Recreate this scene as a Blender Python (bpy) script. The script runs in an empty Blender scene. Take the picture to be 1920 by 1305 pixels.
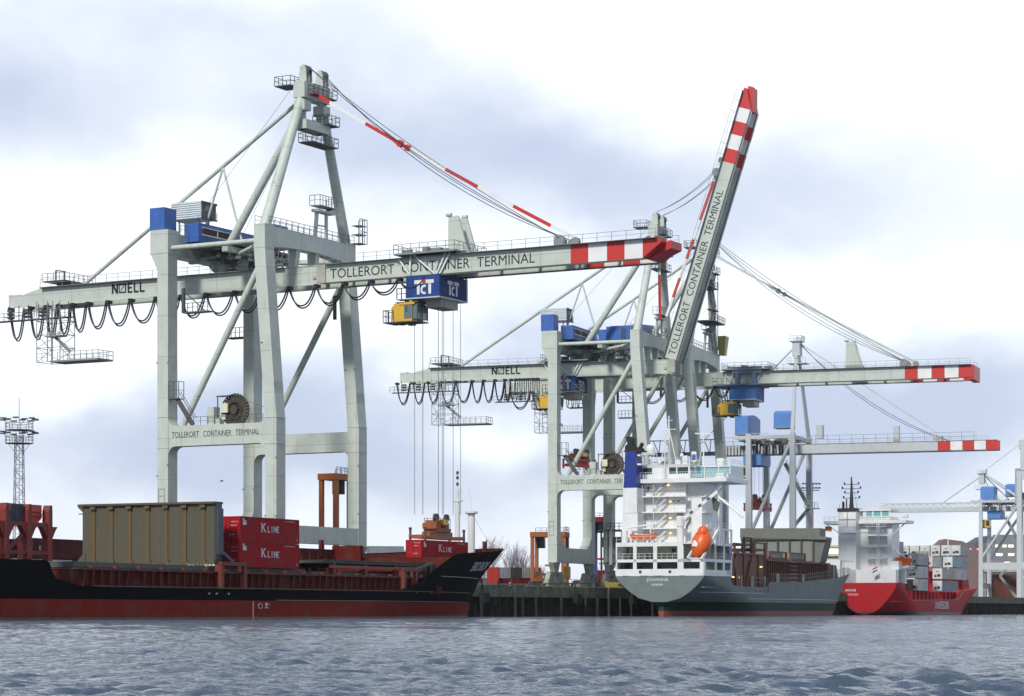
import bpy, math, random
import numpy as np
from mathutils import Vector, Matrix
random.seed(7)
rng = np.random.default_rng(11)
R = math.radians
scene = bpy.context.scene
COL = scene.collection
# ------------------------------------------------------------------ camera
cam_d = bpy.data.cameras.new('camera'); cam = bpy.data.objects.new('camera', cam_d); COL.objects.link(cam)
cam.location = (0, 0, 0.8); cam.rotation_euler = (R(90), 0, 0)
cam_d.sensor_width = 36.0; cam_d.lens = 36.0*4600/1920
cam_d.shift_y = (1147-652.5)/1920
cam_d.clip_start = 0.5; cam_d.clip_end = 20000
scene.camera = cam
# ------------------------------------------------------------------ exposure
scene.view_settings.view_transform = 'Standard'; scene.view_settings.look = 'None'
scene.view_settings.exposure = 0.0; scene.view_settings.gamma = 1.0
scene.render.engine = 'CYCLES'
# ------------------------------------------------------------------ sun
SUN_AZ, SUN_EL = -155.0, 40.0      # azimuth clockwise from +Y (view direction), elevation
sd = bpy.data.lights.new('sun', 'SUN'); sd.energy = 3.35; sd.angle = R(9); sd.color = (1.0, .98, .93)
so = bpy.data.objects.new('sun', sd); COL.objects.link(so)
sv = Vector((math.sin(R(SUN_AZ))*math.cos(R(SUN_EL)), math.cos(R(SUN_AZ))*math.cos(R(SUN_EL)), math.sin(R(SUN_EL))))
so.rotation_euler = sv.to_track_quat('Z', 'Y').to_euler(); so.location = sv*500
# ------------------------------------------------------------------ node helpers
class NT:
    def __init__(s, nt): s.nt = nt; s.L = nt.links
    def n(s, t, **k):
        x = s.nt.nodes.new(t)
        for a, b in k.items(): setattr(x, a, b)
        return x
    def link(s, a, b): s.L.new(a, b)
    def put(s, sock, v):
        if isinstance(v, bpy.types.NodeSocket): s.L.new(v, sock)
        else: sock.default_value = v
    def math(s, op, a, b=0.0, c=None, clamp=False):
        x = s.n('ShaderNodeMath', operation=op, use_clamp=clamp)
        s.put(x.inputs[0], a); s.put(x.inputs[1], b)
        if c is not None: s.put(x.inputs[2], c)
        return x.outputs[0]
    def vm(s, op, a, b=None):
        x = s.n('ShaderNodeVectorMath', operation=op); s.put(x.inputs[0], a)
        if b is not None: s.put(x.inputs[1], b)
        return x
    def mix(s, f, a, b, mode='MIX'):
        x = s.n('ShaderNodeMix', data_type='RGBA', blend_type=mode)
        s.put(x.inputs[0], f)
        for i, v in ((6, a), (7, b)):
            if not isinstance(v, bpy.types.NodeSocket): v = tuple(v)+((1,) if len(v) == 3 else ())
            s.put(x.inputs[i], v)
        return x.outputs[2]
    def noise(s, vec, scale, detail=4, rough=.55, dist=0.0):
        x = s.n('ShaderNodeTexNoise'); s.put(x.inputs['Vector'], vec)
        x.inputs['Scale'].default_value = scale; x.inputs['Detail'].default_value = detail
        x.inputs['Roughness'].default_value = rough; x.inputs['Distortion'].default_value = dist
        return x
    def ramp(s, f, lo, hi):
        x = s.n('ShaderNodeMapRange', interpolation_type='SMOOTHSTEP'); s.put(x.inputs[0], f)
        x.inputs[1].default_value = lo; x.inputs[2].default_value = hi
        return x.outputs[0]
# ------------------------------------------------------------------ world: overcast sky with cloud banks
w = bpy.data.worlds.new('World'); scene.world = w; w.use_nodes = True
w.node_tree.nodes.clear(); T = NT(w.node_tree)
tc = T.n('ShaderNodeTexCoord'); D = tc.outputs['Generated']
sky = T.n('ShaderNodeTexSky', sky_type='NISHITA', sun_disc=False)
sky.sun_elevation = R(SUN_EL); sky.sun_rotation = R(SUN_AZ)
skyc = T.vm('SCALE', sky.outputs[0]); skyc.inputs['Scale'].default_value = 0.10
mp = T.n('ShaderNodeMapping'); T.put(mp.inputs[0], D); mp.inputs['Scale'].default_value = (1, 1, 1.45)
nz = T.noise(mp.outputs[0], 13, 5, .5, .15)
wob = T.vm('SUBTRACT', nz.outputs['Color'], (.5, .5, .5))
wob2 = T.vm('SCALE', wob.outputs[0]); wob2.inputs['Scale'].default_value = 0.055
DW = T.vm('ADD', D, wob2.outputs[0]).outputs[0]
sx = T.n('ShaderNodeSeparateXYZ'); T.put(sx.inputs[0], DW)
fine = T.noise(mp.outputs[0], 34, 5, .55, .2)
acc = None
# cloud banks and bright gaps: (azimuth px, height px, half-width, half-height, density) in 1/4600 rad
BL = [(150, 190, 260, 110, .55), (820, 250, 300, 95, .80), (1130, 330, 230, 95, .70), (1620, 330, 300, 120, .62),
      (420, 60, 250, 60, .30), (700, 120, 300, 80, .35), (560, 340, 260, 70, .35), (1350, 480, 260, 90, .35),
      (1780, 760, 260, 80, .8), (1700, 640, 200, 45, .40), (620, 800, 300, 110, .85), (130, 840, 240, 100, .75),
      (1010, 640, 180, 60, .28), (880, 690, 300, 60, .5), (1560, 830, 280, 120, .8), (1300, 760, 300, 80, .35), (420, 840, 240, 90, .45), (30, 260, 160, 120, .45), (760, 900, 400, 60, .35),
      (1350, 900, 500, 90, .50), (200, 500, 160, 60, -.35), (930, 800, 90, 55, -.75), (1250, 130, 480, 130, -.6),
      (1830, 140, 220, 200, -.6), (150, 420, 260, 110, -.5), (600, 660, 200, 60, -.45), (1480, 560, 200, 50, -.5),
      (1880, 560, 160, 70, -.4), (100, 700, 200, 70, -.4)]
for (bx, by, wx, wy, am) in BL:
    cx = (bx-960)/4600; cz = (1147-by)/4600
    a = T.math('MULTIPLY', T.math('SUBTRACT', sx.outputs[0], cx), 4600/wx)
    b = T.math('MULTIPLY', T.math('SUBTRACT', sx.outputs[2], cz), 4600/wy)
    r2 = T.math('ADD', T.math('MULTIPLY', a, a), T.math('MULTIPLY', b, b))
    g = T.math('MULTIPLY', T.math('EXPONENT', T.math('MULTIPLY', r2, -.8)), am)
    acc = g if acc is None else T.math('ADD', acc, g)
den = T.math('ADD', acc, T.math('MULTIPLY', T.math('SUBTRACT', nz.outputs['Fac'], .5), 1.0))
den = T.math('ADD', den, T.math('MULTIPLY', T.math('SUBTRACT', fine.outputs['Fac'], .5), .40))
f = T.ramp(den, -.30, 1.25)
c1 = T.mix(f, (1.14, 1.19, 1.25), (.60, .685, .88))
hzn = T.ramp(T.math('ABSOLUTE', T.n('ShaderNodeSeparateXYZ').outputs[2]), 0, 1)
s0 = T.n('ShaderNodeSeparateXYZ'); T.put(s0.inputs[0], D)
lowf = T.math('SUBTRACT', 1.0, T.ramp(s0.outputs[2], 0.0, .06))
c2 = T.mix(T.math('MULTIPLY', lowf, .55), c1, (.75, .83, .96))
c3 = T.mix(.94, skyc.outputs[0], c2)
# unseen sky overhead and behind dimmed and blued to deepen shaded faces and water
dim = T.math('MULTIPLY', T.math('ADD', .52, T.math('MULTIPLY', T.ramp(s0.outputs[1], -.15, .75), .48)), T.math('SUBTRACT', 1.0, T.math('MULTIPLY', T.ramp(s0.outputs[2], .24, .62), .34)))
rear_tinted = T.mix(1.0, c3, (.84, .94, 1.12), 'MULTIPLY')
zenith_tinted = T.mix(T.ramp(s0.outputs[2], .24, .5), c3, (.60, .71, .97))
c3 = T.mix(dim, (.0, .0, .0), T.mix(T.ramp(s0.outputs[1], -.1, .8), rear_tinted, zenith_tinted))
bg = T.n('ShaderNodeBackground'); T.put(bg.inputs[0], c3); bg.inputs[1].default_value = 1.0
wo = T.n('ShaderNodeOutputWorld'); T.link(bg.outputs[0], wo.inputs[0])
# ------------------------------------------------------------------ materials
MATS = {}
def paint(name, col, rough=.5, dirt=.25, rust=0.0, streak=.25, metal=0.0, scale=.5, rustcol=(.16, .07, .03), spec=.4, grime=(.09, .085, .07), seams=False):
    if name in MATS: return MATS[name]
    m = bpy.data.materials.new(name); m.use_nodes = True; t = NT(m.node_tree)
    b = m.node_tree.nodes['Principled BSDF']
    tc = t.n('ShaderNodeTexCoord'); o = tc.outputs['Object']
    n1 = t.noise(o, scale, 5, .6)
    mp = t.n('ShaderNodeMapping'); t.put(mp.inputs[0], o); mp.inputs['Scale'].default_value = (2.2, 2.2, .16)
    n2 = t.noise(mp.outputs[0], 1.1, 5, .65)
    f1 = t.math('MULTIPLY', t.ramp(n1.outputs['Fac'], .38, .75), dirt)
    c = t.mix(f1, col, grime)
    f2 = t.math('MULTIPLY', t.ramp(n2.outputs['Fac'], .52, .78), streak)
    c = t.mix(f2, c, tuple(x*.55 for x in col))
    if rust > 0:
        n3 = t.noise(mp.outputs[0], .9, 6, .7, .4)
        n4 = t.noise(o, 1.7, 3, .6)
        f3 = t.math('MULTIPLY', t.ramp(n3.outputs['Fac'], .70-rust*.35, .80-rust*.2), t.ramp(n4.outputs['Fac'], .42, .62))
        c = t.mix(f3, c, rustcol)
    if seams:     # plate joints and the grease and rust that gather on them
        sp_ = t.n('ShaderNodeSeparateXYZ'); t.put(sp_.inputs[0], o); acc_ = None
        for ax_, per in ((0, 5.3), (1, 6.1), (2, 5.8)):
            fr_ = t.math('ABSOLUTE', t.math('SUBTRACT', t.math('FRACT', t.math('DIVIDE', sp_.outputs[ax_], per)), .5))
            ln = t.math('LESS_THAN', fr_, .055/per); acc_ = ln if acc_ is None else t.math('MAXIMUM', acc_, ln)
        c = t.mix(t.math('MULTIPLY', acc_, .42), c, tuple(x*.35 for x in col))
        n5 = t.noise(o, .33, 3, .5); c = t.mix(t.math('MULTIPLY', t.ramp(n5.outputs['Fac'], .45, .62), .16), c, tuple(min(1, x*1.35) for x in col))
        bpn = t.n('ShaderNodeBump'); t.put(bpn.inputs['Height'], t.noise(o, .9, 2, .5).outputs['Fac']); bpn.inputs['Strength'].default_value = .25; bpn.inputs['Distance'].default_value = .15; t.link(bpn.outputs[0], b.inputs['Normal'])
    t.put(b.inputs['Base Color'], c)
    b.inputs['Roughness'].default_value = rough; b.inputs['Metallic'].default_value = metal
    b.inputs['Specular IOR Level'].default_value = spec
    MATS[name] = m; return m
GREY = paint('crane_paint', (.505, .545, .485), .5, .12, .36, .26, seams=True, rustcol=(.26, .15, .08))
GREYW = paint('far_crane_paint', (.50, .53, .54), .5, .12, .1, .15)
DARK = paint('dark_steel', (.085, .09, .09), .6, .4, .2)
RAILM = paint('railing_steel', (.24, .27, .26), .55, .3, .15)
BLUE = paint('blue_cladding', (.04, .13, .42), .45, .3, .1, .5, seams=True)
BLUEL = paint('pale_blue_louvre', (.42, .55, .62), .45, .2, 0, .2)
YEL = paint('yellow_cab', (.66, .40, .035), .4, .2, .1)
RED = paint('signal_red', (.55, .035, .03), .45, .15, 0, .2)
WHT = paint('signal_white', (.78, .78, .76), .45, .15, 0, .15)
ROPE = paint('wire_rope', (.10, .105, .11), .5, .1)
CABLE = paint('black_cable', (.022, .025, .032), .45, .1)
LETTER = paint('black_lettering', (.02, .02, .02), .6, .1)
LWHT = paint('white_lettering', (.75, .75, .73), .6, .25)
SHIPW = paint('ship_white', (.76, .77, .76), .4, .14, .22, .2, rustcol=(.28, .16, .08))
TAN = paint('tan_hatch_paint', (.085, .074, .046), .6, .45, .35, .5, rustcol=(.20, .10, .03))
HBLACK = paint('black_hull_paint', (.003, .003, .0035), .7, .1, .03, spec=.03, grime=(.004, .004, .004), rustcol=(.02, .01, .006))
HBOOT = paint('red_boot_topping', (.25, .020, .012), .7, .4, .4, .6, spec=.06)
DECKRED = paint('rusty_red_deck', (.10, .009, .006), .75, .5, .4, .4, spec=.06)
ORANGE = paint('orange_paint', (.34, .095, .02), .5, .3, .15)
LBOAT = paint('lifeboat_orange', (.75, .11, .012), .35, .08)
CONC = paint('weathered_concrete', (.16, .16, .11), .85, .6, .3, .8, grime=(.04, .045, .02), rustcol=(.07, .08, .03))
def glass(name, col=(.10, .16, .18)):
    if name in MATS: return MATS[name]
    m = bpy.data.materials.new(name); m.use_nodes = True
    b = m.node_tree.nodes['Principled BSDF']; b.inputs['Base Color'].default_value = (*col, 1)
    b.inputs['Roughness'].default_value = .08; b.inputs['Specular IOR Level'].default_value = .8
    MATS[name] = m; return m
GLASS = glass('window_glass'); GLASSD = glass('dark_glass', (.03, .06, .055))
def lampm(name, col, st):
    m = bpy.data.materials.new(name); m.use_nodes = True
    b = m.node_tree.nodes['Principled BSDF']; b.inputs['Base Color'].default_value = (*col, 1)
    b.inputs['Emission Color'].default_value = (*col, 1); b.inputs['Emission Strength'].default_value = st
    return m
LAMP = lampm('lit_lamp', (1, .62, .25), 2.2)
# ------------------------------------------------------------------ mesh builder
SPLIT = {k: (v or k, t) for k, v, t in [('container_cell_guide', '', .05), ('coaming_ribs', 'coaming_rib', .05), ('side_platform', '', .1), ('girder_railing', '', .1), ('service_platform', '', .1), ('leg_fittings', 'leg_lamp', .3),
  ('walkway_railing', '', .1), ('boom_railing', '', .1), ('signal_rope', '', .1), ('boom_hoist_rope', '', .1), ('hoist_ropes', 'hoist_rope', .02), ('deck_lamp', '', .1), ('fairlead', '', .3), ('side_railing', '', .2), ('cross_tie', '', .05),
  ('boom_cross_tie', '', .05), ('rubber_fender', '', .1), ('pile_guide', '', .05), ('rope_sheave', '', .05), ('corner_guide', '', .3), ('gangway_foot', '', .1), ('roof_lamp', '', .1), ('wing_strut', '', .1), ('gallery_railing', '', .1),
  ('hanger_frame', '', .1), ('hatch_cover', '', .05), ('tower_deck', '', .05), ('tower_door', '', .05), ('house_fittings', 'house_fitting', .1), ('bridge_railing', '', .2), ('bridge_window', '', .05), ('cab_window', '', .01),
  ('radar_mast', '', .3), ('antenna_box', '', .1), ('bow_structure', '', .4), ('lashing_frame', '', .15), ('pale_panel', '', .1), ('outside_stair', '', .25), ('aerial', '', .3), ('boat_davit', '', .3), ('light_strip', '', .1),
  ('cover_fittings', 'cover_fitting', .15), ('cover_rib', '', .02), ('cover_panel', '', .02), ('wheel', '', .02), ('wheel_beam', '', .02), ('boat_window', '', .02), ('floodlight', '', .02), ('lamp_head', '', .05), ('railing', '', .15), ('stay_rest_post', '', .3),
  ('cabin_rail', '', .15), ('house_panel', '', .05), ('bow_post', '', .3), ('stores_davit', '', .4), ('frame_member', '', .1), ('load_line_mark', '', .15), ('hatch_edge_beam', '', .2), ('main_beam', '', .2), ('boat_cradle', '', .1), ('pole_band', '', .1), ('hanger', '', .3), ('exhaust_pipe', '', .3), ('funnel_step', '', .05), ('satellite_dome', '', .5), ('coaming_rail', '', .3), ('boom_hinge', '', .1), ('reel_motor', '', .1), ('reel_cabinet', '', .1), ('louvre_slats', 'louvre_slat', .01), ('cabin_end', '', .1), ('jib_fittings', 'jib_fitting', .2), ('stay_anchor', '', .1), ('crane_jib', '', .4), ('bulwark_inner_side', '', .2), ('deck_winch_red', 'deck_winch', .2), ('deck_winch_dark', 'deck_winch', .3), ('roof_edge', '', .1), ('container_door', '', .01), ('lock_rod', '', .01), ('cooling_unit', '', .01)]}
SPLIT.update({'lettering': ('lettering', 3.0), 'sheave_housing': ('sheave_housing', .5), 'quay_ladder': ('quay_ladder', .3), 'machinery': ('machinery', .25), 'box_ribs': ('box_rib', .3), 'cross_beam': ('cross_beam', .1)})
class MB:
    def __init__(s, M=None): s.v = []; s.f = []; s.m = []; s.M = M; s.cur = 0
    def add(s, vs, fs):
        b = len(s.v); s.v += [tuple(p) for p in vs]
        for q in fs: s.f.append(tuple(b+i for i in q)); s.m.append(s.cur)
        return s
    def hexa(s, p):   # bottom 4 ccw, top 4 ccw
        return s.add(p, [(3, 2, 1, 0), (4, 5, 6, 7), (0, 1, 5, 4), (1, 2, 6, 5), (2, 3, 7, 6), (3, 0, 4, 7)])
    def box(s, x0, x1, y0, y1, z0, z1):
        return s.hexa([(x0, y0, z0), (x1, y0, z0), (x1, y1, z0), (x0, y1, z0), (x0, y0, z1), (x1, y0, z1), (x1, y1, z1), (x0, y1, z1)])
    def beam(s, a, b, w, h=None, up=(0, 0, 1)):
        h = h or w; a = Vector(a); b = Vector(b); d = (b-a)
        if d.length < 1e-6: return s
        d.normalize(); up = Vector(up)
        if abs(d.dot(up)) > .98: up = Vector((1, 0, 0))
        x = d.cross(up).normalized(); y = x.cross(d).normalized()
        P = []
        for c in (a, b):
            for (i, j) in ((-1, -1), (1, -1), (1, 1), (-1, 1)): P.append(c+x*(i*w/2)+y*(j*h/2))
        return s.add(P, [(3, 2, 1, 0), (4, 5, 6, 7), (0, 1, 5, 4), (1, 2, 6, 5), (2, 3, 7, 6), (3, 0, 4, 7)])
    def tube(s, a, b, r, r2=None, n=10, cap=True):
        r2 = r if r2 is None else r2
        a = Vector(a); b = Vector(b); d = (b-a)
        if d.length < 1e-6: return s
        d.normalize(); up = Vector((0, 0, 1)) if abs(d.z) < .95 else Vector((1, 0, 0))
        x = d.cross(up).normalized(); y = x.cross(d)
        P = []
        for c, q in ((a, r), (b, r2)):
            for i in range(n):
                t = 2*math.pi*i/n; P.append(c+x*(q*math.cos(t))+y*(q*math.sin(t)))
        F = [(i, (i+1) % n, n+(i+1) % n, n+i) for i in range(n)]
        if cap: F += [tuple(range(n-1, -1, -1)), tuple(range(n, 2*n))]
        return s.add(P, F)
    def path(s, pts, r, n=6):
        for a, b in zip(pts[:-1], pts[1:]): s.tube(a, b, r, r, n, False)
        return s
    def prism(s, poly, y0, y1):   # polygon in x,z extruded along y
        n = len(poly)
        P = [(x, y0, z) for x, z in poly]+[(x, y1, z) for x, z in poly]
        F = [tuple(range(n)), tuple(range(2*n-1, n-1, -1))]+[((i+1) % n, i, n+i, n+(i+1) % n) for i in range(n)]
        return s.add(P, F)
    def prismx(s, poly, x0, x1):  # polygon in y,z extruded along x
        n = len(poly)
        P = [(x0, y, z) for y, z in poly]+[(x1, y, z) for y, z in poly]
        F = [tuple(range(n-1, -1, -1)), tuple(range(n, 2*n))]+[(i, (i+1) % n, n+(i+1) % n, n+i) for i in range(n)]
        return s.add(P, F)
    def lathe(s, prof, c=(0, 0, 0), n=16, axis='z'):
        P = []; F = []
        for r, h in prof:
            for i in range(n):
                t = 2*math.pi*i/n; q = (r*math.cos(t), r*math.sin(t), h)
                if axis == 'y': q = (q[0], q[2], q[1])
                if axis == 'x': q = (q[2], q[0], q[1])
                P.append((c[0]+q[0], c[1]+q[1], c[2]+q[2]))
        for k in range(len(prof)-1):
            for i in range(n):
                j = (i+1) % n; F.append((k*n+i, k*n+j, (k+1)*n+j, (k+1)*n+i))
        F += [tuple(range(n-1, -1, -1)), tuple(range((len(prof)-1)*n, len(prof)*n))]
        return s.add(P, F)
    def clusters(s, tol):
        n = len(s.v); par = list(range(n))
        def fd(a):
            while par[a] != a: par[a] = par[par[a]]; a = par[a]
            return a
        for q in s.f:
            r0 = fd(q[0])
            for k in q[1:]:
                r1 = fd(k)
                if r1 != r0: par[r1] = r0
        A = np.array(s.v); g = {}
        for i in range(n): g.setdefault(fd(i), []).append(i)
        ids = list(g); lo = [A[g[r]].min(0) for r in ids]; hi = [A[g[r]].max(0) for r in ids]
        gp = list(range(len(ids)))
        def fg(a):
            while gp[a] != a: a = gp[a]
            return a
        for a in range(len(ids)):
            for b in range(a+1, len(ids)):
                if np.all(lo[a]-tol < hi[b]) and np.all(lo[b]-tol < hi[a]):
                    x, y = fg(a), fg(b)
                    if x != y: gp[y] = x
        cl = {}
        for k, r in enumerate(ids): cl.setdefault(fg(k), set()).add(r)
        out = []
        for rs in cl.values():
            m = MB(s.M); mp = {}
            for q, mi in zip(s.f, s.m):
                if fd(q[0]) in rs:
                    for k in q:
                        if k not in mp: mp[k] = len(m.v); m.v.append(s.v[k])
                    m.f.append(tuple(mp[k] for k in q)); m.m.append(mi)
            out.append(m)
        return out
    def build(s, name, mat, parent=None, off=(0, 0, 0), label=None, smooth=False):
        if not s.v: return None
        if name in SPLIT:
            nm, tol = SPLIT[name]; first = None
            cl = s.clusters(tol)
            if len(cl) > 1:
                for c in cl:
                    o = c.build2(nm, mat, parent, off, label, smooth)
                    first = first or o
                return first
            name = nm
        return s.build2(name, mat, parent, off, label, smooth)
    def build2(s, name, mat, parent=None, off=(0, 0, 0), label=None, smooth=False):
        me = bpy.data.meshes.new(name)
        vs = s.v
        if s.M is not None: vs = [tuple(s.M @ Vector(p)) for p in vs]
        if off != (0, 0, 0): vs = [(p[0]-off[0], p[1]-off[1], p[2]-off[2]) for p in vs]
        me.from_pydata(vs, [], s.f)
        mats = mat if isinstance(mat, (list, tuple)) else [mat]
        for m in mats: me.materials.append(m)
        if len(mats) > 1: me.polygons.foreach_set('material_index', s.m)
        me.update()
        import bmesh
        bm = bmesh.new(); bm.from_mesh(me); bmesh.ops.recalc_face_normals(bm, faces=bm.faces); bm.to_mesh(me); bm.free()
        if smooth:
            me.polygons.foreach_set('use_smooth', [True]*len(me.polygons))
            try: me.set_sharp_from_angle(angle=R(40))
            except Exception: pass
        o = bpy.data.objects.new(name, me); COL.objects.link(o)
        if parent is not None: o.parent = parent
        if label: o['label'] = label
        return o
def thing(name, label, cat, loc=(0, 0, 0), rz=0.0, group=None):
    o = bpy.data.objects.new(name, None); COL.objects.link(o); o.empty_display_size = .5
    o.location = loc; o.rotation_euler = (0, 0, rz); o['label'] = label; o['category'] = cat
    if group: o['group'] = group
    return o
def tag(o, label, cat, group=None):
    o['label'] = label; o['category'] = cat
    if group: o['group'] = group
    return o
def struct(o, kind='structure'):
    o['kind'] = kind; return o
def kids(o): return [c for c in COL.objects if c.parent == o]
def dup(root, loc=None, rz=None, label=None):
    def cp(o, par):
        c = o.copy(); COL.objects.link(c); c.parent = par
        for k in ch.get(o, []): cp(k, c)
        return c
    ch = {}
    for x in COL.objects:
        if x.parent: ch.setdefault(x.parent, []).append(x)
    r = cp(root, root.parent)
    if loc is not None: r.location = loc
    if rz is not None: r.rotation_euler = (0, 0, rz)
    if label: r['label'] = label
    return r
# ------------------------------------------------------------------ writing
def text_geo(txt, width, height, shear=0.0, bold=0.0):
    cu = bpy.data.curves.new('txt', 'FONT'); cu.body = txt; cu.size = 1; cu.offset = bold; cu.shear = shear
    cu.resolution_u = 3
    ob = bpy.data.objects.new('txt', cu); COL.objects.link(ob)
    dg = bpy.context.evaluated_depsgraph_get(); me = bpy.data.meshes.new_from_object(ob.evaluated_get(dg))
    V = np.array([v.co[:] for v in me.vertices]); F = [tuple(p.vertices) for p in me.polygons]
    bpy.data.objects.remove(ob); bpy.data.curves.remove(cu); bpy.data.meshes.remove(me)
    mn = V.min(0); mx = V.max(0)
    V = (V-mn)/np.maximum(mx-mn, 1e-6)
    return [(float(x*width), float(y*height)) for x, y, z in V], F
STROKES = {
 'K': [((.08, 0), (.08, 1)), ((.1, .42), (.66, 1)), ((.28, .58), (.72, 0))], 'L': [((.08, 0), (.08, 1)), ((.08, .05), (.62, .05))],
 'I': [((.3, 0), (.3, 1))], 'N': [((.08, 0), (.08, 1)), ((.08, 1), (.68, 0)), ((.68, 0), (.68, 1))],
 'E': [((.08, 0), (.08, 1)), ((.08, .95), (.6, .95)), ((.08, .5), (.5, .5)), ((.08, .05), (.6, .05))]}
def stroke_geo(txt, heights, x0, adv, w, serif):
    V = []; F = []; x = x0
    for ch, h in zip(txt, heights):
        if ch == ' ': x += adv*.5; continue
        k = h
        for (a, b) in STROKES[ch]:
            ax, ay, bx, by = x+a[0]*k, a[1]*h, x+b[0]*k, b[1]*h
            d = Vector((bx-ax, by-ay)); L = d.length; d /= L; nrm = Vector((-d.y, d.x))*(w/2)
            i = len(V); V += [(ax-nrm.x, ay-nrm.y), (bx-nrm.x, by-nrm.y), (bx+nrm.x, by+nrm.y), (ax+nrm.x, ay+nrm.y)]; F.append((i, i+1, i+2, i+3))
            if serif and abs(d.y) > .3:
                for (cx, cy, sg) in ((ax, ay, 1 if ay < by else -1), (bx, by, -1 if ay < by else 1)):
                    i = len(V); t = w*.45*sg
                    V += [(cx-w*1.0, cy), (cx+w*1.0, cy), (cx+w*1.0, cy+t), (cx-w*1.0, cy+t)]; F.append((i, i+1, i+2, i+3) if t > 0 else (i+3, i+2, i+1, i))
        x += k*.82
    return V, F, x
def place_geo(V, F, o, ex, ey, name, mat, parent, M=None, th=.02):
    o = Vector(o); ex = Vector(ex).normalized(); ey = Vector(ey).normalized(); ez = ex.cross(ey)
    mb = MB(M); n = len(V)
    top = [o+ex*x+ey*y+ez*th for x, y in V]
    mb.add(top, F)
    # thin sides are left out: the letters are painted on, 2 cm proud
    me = bpy.data.meshes.new(name); vs = [tuple(M @ Vector(p)) if M is not None else tuple(p) for p in mb.v]
    me.from_pydata(vs, [], mb.f); me.materials.append(mat)
    ob = bpy.data.objects.new(name, me); COL.objects.link(ob)
    if parent is not None: ob.parent = parent
    return ob
def lettering(txt, o, ex, ey, width, height, mat, parent, name='lettering', M=None, shear=0, bold=0.0, th=.02):
    V, F = text_geo(txt, width, height, shear, bold)
    return place_geo(V, F, o, ex, ey, name, mat, parent, M, th)
def railing(mb, pts, h=1.1, step=2.0, r=.035, mid=True):
    for a, b in zip(pts[:-1], pts[1:]):
        a = Vector(a); b = Vector(b); L = (b-a).length; n = max(1, int(round(L/step)))
        for i in range(n+1):
            p = a+(b-a)*(i/n); mb.beam(p, p+Vector((0, 0, h)), r*1.6)
        mb.beam(a+Vector((0, 0, h)), b+Vector((0, 0, h)), r*1.6)
        if mid: mb.beam(a+Vector((0, 0, h*.5)), b+Vector((0, 0, h*.5)), r*1.2)
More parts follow.
